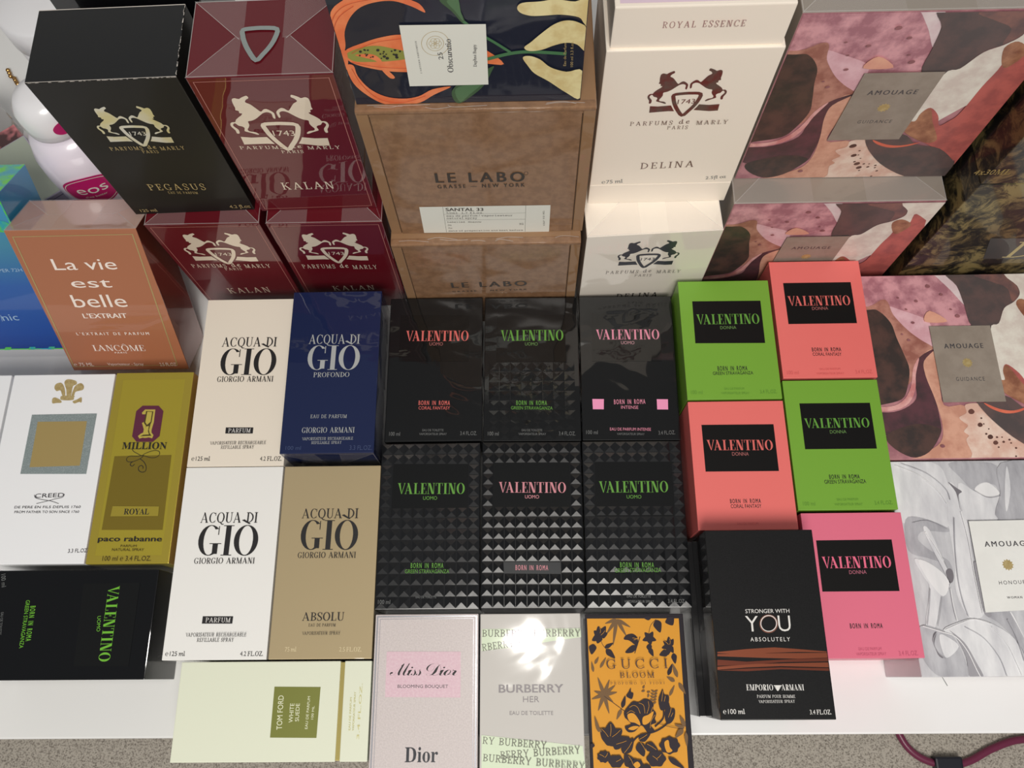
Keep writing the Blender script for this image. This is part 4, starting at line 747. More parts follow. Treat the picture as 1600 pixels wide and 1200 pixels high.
['T','EMPORIO','V','w_ink',-18.02,-41.19,-0.4,16.51,3.5,'',0],
['T','ARMANI','V','w_ink',3.78,-41.33,-0.4,13.85,3.5,'',0],
['P','eagle_emblem','w_ink',0,[[-0.96,-38.3],[4.34,-38.34],[3.86,-38.84],[1.57,-39.32],[-0.59,-38.81]],''],
['P','eagle_emblem','w_ink',0,[[-0.52,-39.11],[3.71,-39.14],[3.23,-39.63],[1.48,-40.12],[-0.15,-39.61]],''],
['P','eagle_emblem','w_ink',0,[[-0.08,-39.91],[3.09,-39.93],[2.61,-40.43],[1.39,-40.92],[0.28,-40.41]],''],
['P','eagle_emblem','w_ink',0,[[0.36,-40.71],[2.47,-40.73],[1.99,-41.22],[1.3,-41.72],[0.72,-41.21]],''],
['T','PARFUM POUR HOMME','R','w_ink',-11.92,-45.61,-0.4,23.21,1.79,'',0],
['T','VAPORISATEUR SPRAY','R','w_ink',-11.19,-48.58,0.2,21.92,1.68,'',0],
['T','℮ 100 ml','I','w_ink',-33.7,-54.74,-0.3,13.45,2.75,'',0],
['T','3.4 FL.OZ.','I','w_ink',19.55,-55.26,-0.3,13.18,2.55,'',0]],'peg':[['T','PARFUMS de MARLY','R','gold_print',-24.06,74.22,0.1,46.54,3.49,'',0.15],
['T','PARIS','R','gold_print',-5.76,70.28,-0.2,10.08,2.92,'',0.15],
['T','PEGASUS','R','gold_print',-19.13,29.49,-1.9,37.73,7.14,'',0.15],
['T','EAU DE PARFUM','R','gold_print',-8.66,24.41,-2,19.87,2.7,'',0.1],
['T','125 ml','I','gold_print',-36.92,3.3,-0.3,11.76,3.26,'',0],
['T','4.2 fl.oz','I','gold_print',26.12,3.51,-1.1,14.39,3.68,'',0],
['E','gold_pegasus',-0.55,96.69,42.93,-2.84]],'kau':[['T','PARFUMS de MARLY','R','cream_print',-31.83,72.26,-0.7,62.4,3.24,'',0.15],
['T','PARIS','R','cream_print',-7.26,66.92,-0.3,13.75,2.99,'',0.15],
['T','KALAN','R','cream_print',-17.94,26.37,-0.8,34.68,8.31,'',0.1],
['E','cream_print',-0.77,96.45,59.11,-3.09]],'kal':[['T','PARFUMS de MARLY','R','cream_print',-30.49,73.31,1,61.43,5.66,'',0.15],
['T','PARIS','R','cream_print',-6.7,68.24,2.7,13.34,4.15,'',0.15],
['T','KALAN','R','cream_print',-17.21,27.58,2,34.57,9.29,'',0.1],
['E','cream_print',0.11,102.72,53.75,-1.76]],'kar':[['T','PARFUMS de MARLY','R','cream_print',-31.76,70.34,0.2,58.09,6.26,'',0.15],
['T','KALAN','R','cream_print',-16.58,30.99,1,33.99,7.84,'',0.1],
['E','cream_print',-1.11,101.79,51.97,-1.7]],'del':[['T','PARFUMS de MARLY','R','ink_brown',-27.98,85.91,1.7,58.28,3.82,'',0.2],
['T','PARIS','R','ink_brown',-4.91,81.62,2.1,12.37,3.28,'',0.2],
['T','DELINA','R','ink_brown',-16.09,40.55,2.4,34.54,6.85,'',0.15],
['T','℮75 ml','I','ink_grey',-39.95,24.44,3.8,14.18,3.84,'',0],
['T','2.5fl oz','I','ink_grey',29.38,26.89,5.6,13.47,3.25,'',0],
['T','ROYAL ESSENCE','R','ink_rose',-20,163.24,1,42.28,4.44,'',0.15],
['E','foil_red',1.6,114.58,45.58,1.56]],'del2':[['T','PARFUMS de MARLY','R','ink_grey2',-29.69,80.1,-1.5,56.59,4.73,'',0.2],
['T','PARIS','R','ink_grey2',-7.01,73.17,-2,12.83,3.75,'',0.2],
['T','DELINA','R','ink_black',-17.59,36.12,-1,33.23,8.33,'',0.15],
['E','foil_dark',-0.46,107.81,45.8,-2.3]],'ll':[['T','LE LABO','ST','ink_labo',-29.22,62.79,-0.3,56.15,10.46,'',0.1],
['T','GRASSE — NEW YORK','ST','ink_labo',-28.69,56.28,0.5,55.59,3.96,'',0.25],
['S','lettering','ink_labo',0.3,[[28.97,71.15],[28.81,70.29],[28.37,69.67],[27.77,69.46],[27.17,69.71],[26.74,70.35],[26.59,71.22],[26.75,72.07],[27.19,72.69],[27.79,72.9],[28.38,72.65],[28.81,72.01],[28.97,71.15]],''],
['P','paper_label','label_white',0,[[-43.33,34.69],[43.8,34.38],[43.52,-0.28],[-44.09,1.12]],''],
['T','SANTAL 33','B','ink_labo',-26.16,29.24,-1.2,25.21,3.75,'paper_label',0],
['T','50ml  1.7 fl.oz.','M','ink_labo',-26,25.83,-0.6,24.87,1.84,'paper_label',0],
['T','eau de parfum / vaporisateur','M','ink_labo',-26.36,22.13,-0.8,44.76,1.99,'paper_label',0],
['T','natural spray','M','ink_labo',-26.44,19.04,-0.7,20.69,2.08,'paper_label',0],
['T','Labelled   Moscow','M','ink_labo',-26.53,14.29,-1.2,23.35,1.77,'paper_label',0],
['T','On','M','ink_labo',-26.42,10.14,-1.8,2.51,1.94,'paper_label',0],
['T','For','M','ink_labo',-26.43,6.23,-1.8,2.68,1.96,'paper_label',0],
['T','KG','M','ink_labo',22.84,9.95,0.9,2.87,2.41,'paper_label',0],
['T','date of preparation and best before','M','ink_labo',-26.77,2.56,-0.6,52.06,1.7,'paper_label',0],
['S','paper_label','ink_labo',0.18,[[-27.73,34.46],[-28.33,1.47]],''],
['S','paper_label','ink_labo',0.18,[[27.41,34.51],[26.74,0.55]],''],
['S','paper_label','ink_labo',0.18,[[-27.83,25.1],[27.23,25.2]],''],
['S','paper_label','ink_labo',0.18,[[-27.5,17.59],[26.97,17.21]],''],
['T','VAP 50 ML','M','ink_labo',40.46,8,92,19.82,1.08,'paper_label',0]],'ll2':[['T','LE LABO','ST','ink_labo',-29.73,65.23,1.6,58.57,8.55,'',0.1],
['T','GRASSE — NEW YORK','ST','ink_labo',-29.85,57.55,2,58.67,2.02,'',0.25]],'ob':[['P','flower_art','petal',1,[[-63.34,60.56],[-59.62,69.37],[-53.47,74.58],[-46.87,78.61],[-30.58,78.16],[-21.36,73.7],[-17.58,70.92],[-15.93,65.97],[-21.87,69.96],[-29.68,73.4],[-38.02,73.09],[-46.07,70.08],[-52.42,63.64],[-56.9,54.61],[-58.48,45.1],[-60.86,40.22],[-62.35,47.64]],''],
['P','flower_art','petal',1,[[-59.71,41.43],[-48.76,47.25],[-39.37,50.59],[-28.66,52.07],[-8.87,49.74],[8.21,43.22],[20.66,30.02],[7.47,30.66],[-11.24,25.95],[-31.62,25.47],[-45.14,27.58],[-57.82,33.15]],''],
['P','flower_art','olive_leaf',1,[[-59.21,39.55],[-51.22,43.67],[-43,44.91],[-34.5,42.58],[-26.05,39.24],[-28.36,35.52],[-37.68,33.87],[-48.64,33.54],[-56.66,34.41]],''],
['P','flower_art','petal',1,[[-61.09,30.65],[-57.31,31.2],[-56.6,23.24],[-52.35,13.49],[-44.89,6.87],[-35.58,4.72],[-26.67,6.35],[-18.36,11.81],[-8.21,13.62],[-17.87,7.53],[-26.35,1.23],[-35.46,-1.17],[-45.98,0.33],[-54.35,7.87],[-60.01,17.89]],''],
['P','flower_art','petal',1,[[-54.87,38.8],[-46.7,39.2],[-42.77,35.93],[-41.14,29.43],[-37.25,22.01],[-39.72,21.13],[-42.95,26.85],[-44.91,34.07],[-50.75,36.79]],''],
['P','flower_art','petal',1,[[-61.48,41.48],[-58.82,41.41],[-59.5,33.85],[-61.64,28.05],[-63.79,28.77]],''],
['P','flower_art','ink_black',1,[[-47.25,41.98],[-47.64,41.45],[-48.22,41.47],[-48.4,42.01],[-48.01,42.54],[-47.43,42.51]],''],
['P','flower_art','ink_black',1,[[-48.93,42.28],[-49.32,41.75],[-49.9,41.77],[-50.08,42.31],[-49.69,42.84],[-49.11,42.82]],''],
['P','flower_art','ink_black',1,[[-33.24,36.7],[-33.75,35.96],[-34.55,35.99],[-34.83,36.74],[-34.31,37.48],[-33.51,37.44]],''],
['P','flower_art','ink_black',1,[[-48.18,38.98],[-48.53,38.51],[-49.04,38.53],[-49.2,39.01],[-48.85,39.48],[-48.34,39.46]],''],
['P','flower_art','ink_black',1,[[-48.71,42],[-49.03,41.57],[-49.5,41.59],[-49.65,42.03],[-49.33,42.46],[-48.86,42.44]],''],
['P','flower_art','ink_black',1,[[-33.04,36.49],[-33.57,35.73],[-34.39,35.76],[-34.68,36.53],[-34.14,37.3],[-33.32,37.26]],''],
['P','flower_art','ink_black',1,[[-35.37,41.02],[-35.71,40.54],[-36.24,40.55],[-36.42,41.05],[-36.07,41.53],[-35.55,41.51]],''],
['P','flower_art','ink_black',1,[[-39.38,37.36],[-39.94,36.57],[-40.79,36.6],[-41.07,37.4],[-40.51,38.19],[-39.66,38.15]],''],
['P','flower_art','ink_black',1,[[-33.38,41.7],[-33.83,41.07],[-34.53,41.09],[-34.77,41.74],[-34.32,42.38],[-33.62,42.35]],''],
['P','flower_art','ink_black',1,[[-38.55,38.92],[-38.85,38.51],[-39.3,38.52],[-39.45,38.95],[-39.15,39.37],[-38.7,39.35]],''],
['P','flower_art','ink_black',1,[[-41.86,41.92],[-42.45,41.11],[-43.34,41.14],[-43.63,41.97],[-43.04,42.78],[-42.15,42.75]],''],
['P','flower_art','ink_black',1,[[-34.36,38.51],[-34.7,38.03],[-35.23,38.05],[-35.41,38.54],[-35.07,39.02],[-34.54,39]],''],
['P','flower_art','ink_black',1,[[-33.12,38.3],[-33.68,37.51],[-34.54,37.54],[-34.85,38.35],[-34.28,39.15],[-33.42,39.11]],''],
['P','flower_art','ink_black',1,[[-34.63,38.8],[-35.01,38.25],[-35.6,38.27],[-35.81,38.83],[-35.42,39.37],[-34.83,39.35]],''],
['P','flower_art','ink_black',1,[[-40.03,39.49],[-40.32,39.09],[-40.77,39.1],[-40.92,39.52],[-40.62,39.92],[-40.18,39.9]],''],
['P','flower_art','ink_black',1,[[-46.88,37],[-47.14,36.65],[-47.51,36.66],[-47.64,37.02],[-47.38,37.36],[-47,37.35]],''],
['P','flower_art','ink_black',1,[[-52.07,38.46],[-52.42,37.99],[-52.93,38],[-53.09,38.49],[-52.74,38.96],[-52.23,38.94]],''],
['P','flower_art','ink_black',1,[[-41.35,39.25],[-41.72,38.74],[-42.26,38.76],[-42.45,39.28],[-42.08,39.78],[-41.53,39.76]],''],
['P','flower_art','ink_black',1,[[-31.1,40.88],[-31.48,40.35],[-32.07,40.37],[-32.28,40.92],[-31.9,41.45],[-31.31,41.43]],''],
['P','flower_art','ink_black',1,[[-48.72,38.32],[-49.07,37.85],[-49.58,37.87],[-49.74,38.35],[-49.39,38.82],[-48.88,38.8]],''],
['P','flower_art','ink_black',1,[[-45.55,37.42],[-45.91,36.93],[-46.44,36.95],[-46.62,37.45],[-46.26,37.95],[-45.72,37.93]],''],
['P','flower_art','ink_black',1,[[-41.5,36.19],[-41.77,35.81],[-42.18,35.83],[-42.32,36.21],[-42.04,36.6],[-41.63,36.58]],''],
['P','flower_art','ink_black',1,[[-50.92,41.21],[-51.46,40.49],[-52.26,40.51],[-52.5,41.25],[-51.96,41.98],[-51.17,41.94]],''],
['P','flower_art','ink_black',1,[[-39.36,40.82],[-39.71,40.33],[-40.25,40.35],[-40.43,40.85],[-40.07,41.35],[-39.54,41.33]],''],
['P','flower_art','ink_black',1,[[-49.17,39.55],[-49.42,39.21],[-49.79,39.22],[-49.91,39.57],[-49.66,39.92],[-49.28,39.9]],''],
['P','flower_art','ink_black',1,[[-37.99,36.15],[-38.59,35.31],[-39.5,35.34],[-39.81,36.2],[-39.21,37.05],[-38.3,37.01]],''],
['S','flower_art','petal_line',0.35,[[-62.74,59.4],[-58.44,67.14],[-51.45,72.39],[-39.29,75.25],[-28.45,76.01]],''],
['S','flower_art','petal_line',0.35,[[-61.57,45.18],[-61.81,55.92],[-57.25,64.89],[-49.18,71.25]],''],
['S','flower_art','petal_line',0.35,[[-58.62,29.28],[-55.59,16.38],[-48.14,4.79],[-36,1.81],[-22.75,6.95]],''],
['S','flower_art','petal_line',0.35,[[-56.4,40.1],[-44.37,47.13],[-29.88,49.73]],''],
['S','flower_art','petal_line',0.35,[[-57.69,33.79],[-42.92,29.75],[-23.86,28.29]],''],
['P','flower_art','leaf_green',1,[[-8.18,73.34],[-6.22,76.45],[-1.31,76.32],[0.54,68.8],[2.8,59.86],[1.08,59.68],[-2.99,66.71]],''],
['P','flower_art','leaf_green2',1,[[-4.88,73.25],[0.24,75.23],[1.2,66.6],[1.99,60.45],[-1.31,66.67]],''],
['S','flower_art','stem_green',1.6,[[1.99,60.45],[8.78,52.78],[17.16,45.41],[24.06,39.07]],''],
['S','flower_art','stem_green',2.2,[[12.21,34.37],[24.04,38.08],[34.78,39.02],[52.7,37.02]],''],
['P','flower_art','leaf_green',1,[[-7.98,10.8],[-2.68,17.62],[3.12,20.18],[14.7,29.15],[14.07,25.23],[9.35,14.51],[2.18,6.23],[-4.52,0.6],[-7.66,3.62]],''],
['P','flower_art','leaf_green2',1,[[-5.96,12.16],[2.85,16.08],[9.5,17.27],[1.32,7.69],[-4.42,1.77]],''],
['P','flower_art','hand_skin',1,[[28.07,68.59],[30.59,71.42],[38.86,72.05],[46.26,73.12],[55.39,71.6],[61.86,73.54],[63.05,55.91],[60.37,57.7],[57.59,61.72],[49.07,63.62],[41.49,63.28],[34.74,63.24],[29.7,65.26]],''],
['P','flower_art','hand_skin',1,[[31.23,42.33],[34.77,46.12],[39.96,51.91],[45.87,57.53],[51.75,59.86],[57.78,58.34],[62.82,53.03],[62.41,39.24],[57.72,43.66],[52.37,45.02],[46.26,43.38],[40.11,40.48],[33.88,39.79]],''],
['P','flower_art','hand_skin',1,[[30.46,35.13],[33.88,36.29],[39.3,33.61],[44.86,27.64],[53.24,24.11],[61.51,24.54],[61.64,3.07],[53.93,7.6],[44.18,16.96],[36.65,23.25],[32.97,29.28]],''],
['T','Eau de Parfum','S','gold_print',52.78,28.72,91.4,16.31,1.37,'',0],
['T','100 ml 3.3 fl.oz.','S','gold_print',56.46,27.97,92,18.18,1.37,'',0],
['P','paper_label','label_white',0,[[-29.35,59.05],[12.72,58.68],[11.95,15.54],[-30.24,15.37]],''],
['T',"L'ARTISAN PARFUMEUR",'R','ink_dgrey',-22.41,25.21,89.5,24.31,0.74,'paper_label',0.1],
['S','paper_label','gold_print',0.25,[[-6.31,46.31],[-6.65,44.48],[-7.33,42.74],[-8.3,41.18],[-9.53,39.88],[-10.95,38.91],[-12.49,38.32],[-14.07,38.15],[-15.6,38.41],[-17,39.08],[-18.2,40.12],[-19.14,41.48],[-19.77,43.09],[-20.07,44.86],[-20.01,46.69],[-19.62,48.5],[-18.9,50.19],[-17.91,51.69],[-16.69,52.93],[-15.3,53.84],[-13.81,54.38],[-12.29,54.54],[-10.81,54.3],[-9.45,53.67],[-8.26,52.69],[-7.32,51.4],[-6.65,49.85],[-6.31,48.13],[-6.31,46.31]],''],
['S','paper_label','gold_print',0.25,[[-8.94,46.38],[-9.16,45.25],[-9.58,44.18],[-10.19,43.23],[-10.94,42.43],[-11.81,41.84],[-12.75,41.48],[-13.72,41.38],[-14.65,41.54],[-15.51,41.94],[-16.25,42.58],[-16.83,43.41],[-17.22,44.4],[-17.41,45.48],[-17.38,46.62],[-17.14,47.74],[-16.7,48.79],[-16.09,49.72],[-15.34,50.49],[-14.48,51.06],[-13.56,51.4],[-12.62,51.5],[-11.7,51.35],[-10.86,50.96],[-10.13,50.35],[-9.55,49.54],[-9.14,48.58],[-8.94,47.51],[-8.94,46.38]],''],
['S','paper_label','gold_print',0.2,[[-10,46.41],[-10.37,45.42],[-11.14,44.83],[-12.01,44.85],[-12.65,45.49],[-12.81,46.49],[-12.44,47.47],[-11.67,48.06],[-10.8,48.03],[-10.17,47.41],[-10,46.41]],''],
['S','paper_label','gold_print',0.2,[[-11.06,44.65],[-11.43,43.66],[-12.21,43.06],[-13.08,43.08],[-13.72,43.72],[-13.88,44.73],[-13.51,45.72],[-12.73,46.32],[-11.87,46.29],[-11.23,45.66],[-11.06,44.65]],''],
['S','paper_label','gold_print',0.2,[[-12.82,44.7],[-13.2,43.71],[-13.98,43.11],[-14.85,43.13],[-15.49,43.77],[-15.65,44.78],[-15.26,45.77],[-14.49,46.36],[-13.62,46.34],[-12.99,45.71],[-12.82,44.7]],''],
['S','paper_label','gold_print',0.2,[[-13.51,46.51],[-13.89,45.52],[-14.66,44.92],[-15.54,44.95],[-16.17,45.58],[-16.32,46.59],[-15.94,47.57],[-15.17,48.16],[-14.31,48.13],[-13.67,47.5],[-13.51,46.51]],''],
['S','paper_label','gold_print',0.2,[[-12.45,48.25],[-12.82,47.27],[-13.59,46.68],[-14.46,46.7],[-15.09,47.33],[-15.25,48.33],[-14.87,49.3],[-14.1,49.89],[-13.24,49.86],[-12.61,49.24],[-12.45,48.25]],''],
['S','paper_label','gold_print',0.2,[[-10.7,48.2],[-11.07,47.22],[-11.83,46.63],[-12.7,46.66],[-13.34,47.29],[-13.5,48.28],[-13.12,49.25],[-12.36,49.84],[-11.5,49.81],[-10.86,49.19],[-10.7,48.2]],''],
['T','25','I','ink_dgrey',-10.13,35.26,92.5,5.04,2.37,'paper_label',0],
['T','Obscuratio','I','ink_dgrey',-5.93,25.53,88.3,23.87,2.76,'paper_label',0],
['T','Daphné Bugey','I','ink_dgrey',6.48,29.39,87.8,15.71,1.55,'paper_label',0]],'lv':[['S','gold_frame','gold_line',1.1,[[-42.67,126.68],[43.38,127.15],[39,4.65],[-45.45,4.12],[-42.67,126.68]],''],
['T','La vie','SV','w_print',-23.61,98.03,-0.2,46.54,9.64,'',0],
['T','est','SV','w_print',-16.67,82.11,-0.5,30.08,8.79,'',0],
['T','belle','SV','w_print',-21.83,63.88,-0.4,40.88,11.72,'',0],
['T',"L'EXTRAIT",'B','w_print',-18.99,53.38,-0.5,34.11,4.47,'',0],
['T',"L'EXTRAIT DE PARFUM",'B','w_print',-30.64,36.82,-0.7,57.12,2.72,'',0.2],
['T','LANCÔME','A','w_print',-22.88,20.64,-0.6,41.31,5.94,'',0],
['T','PARIS','B','w_print',-7.17,17.69,-0.1,9.68,1.58,'',0.1],
['T','℮ 75 ML','S','w_print',-44.67,4.79,-0.4,15.94,3.67,'',0],
['T','Vaporisateur - Spray','S','w_print',-17.29,5.16,-0.7,29.17,2.82,'',0],
['T','2.5 FL.OZ.','S','w_print',25,3.7,-0.3,13.96,3.5,'',0]],'guidart':[['P','flower_art','g_mauve',0,[[-71.5,-73.8],[71.5,-73.8],[71.5,73.8],[-71.5,73.8]],''],
['P','flower_art','g_pink',1,[[-89.23,76.2],[-12.83,76.31],[-0.51,63.21],[7.45,48.27],[9.59,36.41],[6.4,29.58],[-20.43,29.73],[-21.98,12.61],[-31,19.24],[-39.56,27.56],[-48.16,40.11],[-50.79,51.33],[-58.15,52.86],[-66.59,47.38],[-93.7,43.63]],''],
['P','flower_art','g_pale',1,[[-12.83,76.31],[-0.06,76.09],[4.56,63.13],[7.65,47.28],[-1.03,60.38],[-9.25,71.22]],''],
['P','flower_art','g_palepink',1,[[-50.19,47.11],[-41.83,44.18],[-25.43,36.97],[-21.39,31.39],[-22.28,13.69],[-31,19.24],[-39.56,27.56],[-48.16,40.11]],''],
['P','flower_art','g_tan',1,[[-93.32,46.42],[-66.59,47.38],[-55.62,52.82],[-50.79,51.33],[-48.16,40.11],[-39.56,27.56],[-31,19.24],[-21.78,11.66],[-30.62,7.1],[-38.76,-0.79],[-45.7,-16.5],[-57.84,-8.45],[-97.83,13.49]],''],
['P','flower_art','g_black',1,[[-100.75,38.18],[-67.02,44.59],[-58.41,43.06],[-51.16,33.24],[-48.78,20.87],[-45.42,7.32],[-43.48,-4.7],[-47.35,-19.08],[-53.1,-28.08],[-67.68,-32],[-78.72,-32.88],[-109,-23.43]],''],
['P','flower_art','g_skin',1,[[-31.47,5.77],[-23.25,10.34],[-22.62,-10.27],[-23.08,-32.99],[-7.59,-34.09],[-5.68,-55.37],[-10.45,-79.97],[-57.44,-79.41],[-43.98,-69.78],[-30.6,-61.29],[-26.92,-48.82],[-28.54,-29.7],[-32.39,-10.13]],''],
['P','flower_art','g_plum',1,[[-21.85,11.26],[-30.5,7.76],[-37.67,0.52],[-41,-13.95],[-42.58,-28.22],[-56.39,-37.02],[-74.67,-38.05],[-110.55,-35.01],[-113.09,-54],[-71.22,-54.53],[-67.64,-62.07],[-53.85,-72.11],[-40.21,-68.59],[-29.48,-55.07],[-27.9,-46.29],[-28.54,-29.7],[-32.39,-10.13],[-31.55,1.77]],''],
['P','flower_art','g_black',1,[[-67.64,-54.58],[-46.07,-47.31],[-30.97,-50.03],[-30.08,-55.06],[-40.17,-68.34],[-53.81,-71.87],[-66.65,-63.32]],''],
['P','flower_art','g_glow',1,[[-110.2,-32.45],[-68,-34.05],[-53.42,-30.01],[-45.17,-19.11],[-40.43,-3.42],[-34.78,4.48],[-39.49,-8.72],[-42.32,-21.76],[-50.93,-33.25],[-68.54,-37.49],[-110.72,-36.29]],''],
['P','flower_art','g_cream',1,[[-7.35,-32.82],[4.73,-32.72],[9.22,-40.44],[18.59,-53.18],[30.97,-62.06],[44.4,-70.86],[42.23,-80.59],[-10.45,-79.97],[-9.74,-70.19],[-11.98,-60.28],[-9.49,-56.57],[-12.46,-53.41],[-8.65,-49.06],[-11.15,-46.51],[-13.79,-42.67],[-7.96,-39.19]],''],
['P','flower_art','g_spot',1,[[-1.89,-38.38],[-3.28,-40.08],[-5.51,-40.19],[-6.53,-38.61],[-5.4,-36.79],[-3.16,-36.41]],''],
['P','flower_art','g_spot',1,[[2.04,-48.57],[0.92,-49.93],[-0.88,-50.02],[-1.7,-48.75],[-0.79,-47.29],[1.02,-46.98]],''],
['P','flower_art','g_spot',1,[[7.74,-57.79],[6.53,-59.24],[4.6,-59.33],[3.73,-57.98],[4.71,-56.43],[6.65,-56.1]],''],
['P','flower_art','g_spot',1,[[10.51,-62.17],[9.39,-63.51],[7.6,-63.6],[6.79,-62.35],[7.71,-60.92],[9.5,-60.61]],''],
['P','flower_art','g_spot',1,[[4.08,-55.49],[3.57,-56.12],[2.74,-56.16],[2.36,-55.58],[2.78,-54.91],[3.61,-54.77]],''],
['P','flower_art','g_spot',1,[[15.47,-61.61],[14.86,-62.34],[13.9,-62.38],[13.46,-61.71],[13.96,-60.94],[14.93,-60.77]],''],
['P','flower_art','g_spot',1,[[19.8,-60.05],[19.28,-60.68],[18.45,-60.72],[18.08,-60.14],[18.51,-59.47],[19.34,-59.33]],''],
['P','flower_art','g_spot',1,[[10.83,-65.52],[10.4,-66.03],[9.71,-66.07],[9.4,-65.59],[9.75,-65.04],[10.44,-64.92]],''],
['P','flower_art','g_spot',1,[[23.23,-66.29],[22.71,-66.91],[21.89,-66.95],[21.52,-66.37],[21.94,-65.71],[22.77,-65.57]],''],
['P','flower_art','g_spot',1,[[11.3,-58.08],[10.78,-58.7],[9.95,-58.74],[9.58,-58.16],[10,-57.5],[10.83,-57.36]],''],
['P','flower_art','g_spot',1,[[20.32,-62.54],[19.89,-63.06],[19.2,-63.09],[18.89,-62.61],[19.25,-62.06],[19.94,-61.94]],''],
['P','flower_art','g_spot',1,[[2.73,-43.53],[2.29,-44.05],[1.6,-44.09],[1.28,-43.6],[1.63,-43.03],[2.33,-42.91]],''],
['P','flower_art','g_spot',1,[[3.5,-47.96],[3.16,-48.38],[2.6,-48.4],[2.35,-48.01],[2.63,-47.56],[3.19,-47.47]],''],
['P','flower_art','g_spot',1,[[21.8,-72.42],[21.36,-72.93],[20.68,-72.96],[20.37,-72.49],[20.73,-71.94],[21.41,-71.83]],''],
['P','flower_art','g_spot',1,[[6.33,-51.77],[5.98,-52.18],[5.43,-52.21],[5.18,-51.82],[5.46,-51.38],[6.02,-51.28]],''],
['P','flower_art','g_spot',1,[[14.57,-58.12],[14.22,-58.54],[13.67,-58.56],[13.42,-58.18],[13.71,-57.73],[14.26,-57.64]],''],
['P','flower_art','g_char',1,[[-0.7,76.1],[45.18,75.3],[50.1,62.35],[50.8,56.68],[44.93,49.75],[36.25,44.3],[29.96,31.95],[24.08,26.29],[9.46,29.25],[6.83,48.28],[4.56,63.13]],''],
['P','flower_art','g_char2',1,[[19.16,72.88],[43.9,75.32],[50.44,60.93],[49.88,55.29],[43.67,49.77],[42.23,61.07],[30.73,66.95]],''],
['P','flower_art','g_white',1,[[45.81,75.29],[108.64,74.19],[98.24,30.87],[55.39,5.81],[31.6,-25.37],[27.31,-22.73],[22.09,-17.46],[22.51,25.9],[29.91,31.68],[36.44,44.02],[44.84,49.33],[50.78,55.98],[50.25,63.06]],''],
['P','flower_art','g_coral',1,[[51.87,34.13],[46.17,47.02],[51.06,50.98],[58.62,45.84],[58.27,58.77],[80.83,28.03],[90.53,-62.69],[69.89,-55.92],[48.76,-41.05],[24.03,-25.67],[21,-14.82],[25,-13.88],[25.1,-6.63],[28.76,-1.67],[36.72,-9.02],[41.83,-18.62],[45.91,-14.5],[49.07,-7.33],[50.19,16.13]],''],
['P','flower_art','g_tanm',1,[[21.71,-23.41],[21,-14.82],[25,-13.88],[25.1,-6.63],[29.22,-2.69],[36.28,-15.27],[47.14,-33.02],[39.09,-35.04]],''],
['P','flower_art','g_tanm',1,[[51.87,34.13],[46.17,47.02],[51.2,51.79],[60.77,44.12],[56.52,32.25]],''],
['P','flower_art','g_char',1,[[1.12,-31.65],[6,-31.79],[23.13,-26.74],[35.9,-37.22],[53.56,-42.35],[71.09,-58.39],[89.25,-80.56],[51.21,-75.47],[26.48,-61.98],[10.02,-45.73]],''],
['P','flower_art','g_orange',1,[[6,-31.79],[16.22,-36.63],[26.55,-38.08],[37.69,-35],[31.07,-38.91],[20.46,-40.2],[10.59,-36.46]],''],
['P','flower_art','g_orange2',1,[[-25.65,33.71],[-20.68,42.72],[-8.62,33.75]],''],
['P','flower_art','g_spot2',1,[[-43.73,23.52],[-44.22,22.95],[-45.06,22.92],[-45.48,23.45],[-45.08,24.06],[-44.25,24.18]],''],
['P','flower_art','g_spot2',1,[[-39.11,18.69],[-39.86,17.84],[-41.11,17.79],[-41.73,18.58],[-41.14,19.49],[-39.88,19.68]],''],
['P','flower_art','g_spot2',1,[[-16.49,63.48],[-17.52,62.3],[-19.23,62.24],[-20.06,63.34],[-19.24,64.61],[-17.53,64.87]],''],
['P','flower_art','g_spot2',1,[[-37.17,44.11],[-37.68,43.53],[-38.53,43.49],[-38.94,44.04],[-38.54,44.66],[-37.69,44.78]],''],
['P','flower_art','g_spot2',1,[[-28,50.95],[-28.76,50.08],[-30.03,50.03],[-30.66,50.85],[-30.05,51.78],[-28.77,51.98]],''],
['P','flower_art','g_spot2',1,[[-28.32,-64.41],[-29.27,-65.44],[-30.87,-65.51],[-31.65,-64.55],[-30.89,-63.44],[-29.29,-63.21]],''],
['P','flower_art','g_spot2',1,[[-41.86,54],[-42.37,53.41],[-43.22,53.38],[-43.64,53.93],[-43.24,54.55],[-42.39,54.68]],''],
['P','flower_art','g_spot2',1,[[-8.07,56.25],[-8.84,55.38],[-10.12,55.33],[-10.73,56.15],[-10.12,57.09],[-8.83,57.28]],''],
['P','flower_art','g_spot2',1,[[1.6,37.92],[0.58,36.77],[-1.11,36.71],[-1.92,37.78],[-1.1,39.01],[0.59,39.27]],''],
['P','flower_art','g_spot2',1,[[-3.25,43.55],[-3.77,42.98],[-4.62,42.94],[-5.02,43.48],[-4.61,44.1],[-3.76,44.23]],''],
['P','flower_art','g_spot2',1,[[-33.58,32.96],[-34.33,32.1],[-35.6,32.05],[-36.22,32.86],[-35.62,33.77],[-34.35,33.96]],''],
['P','paper_label','g_label',0,[[-23.6,-31.2],[22.2,-31.2],[22.6,29.8],[-23.2,29.8]],''],
['T','AMOUAGE','B','ink_dgrey',-15.01,11.43,0,29.22,3.81,'paper_label',0.08],
['T','GUIDANCE','S','ink_dgrey',-10.96,-14.64,0,21.03,2.99,'paper_label',0.15],
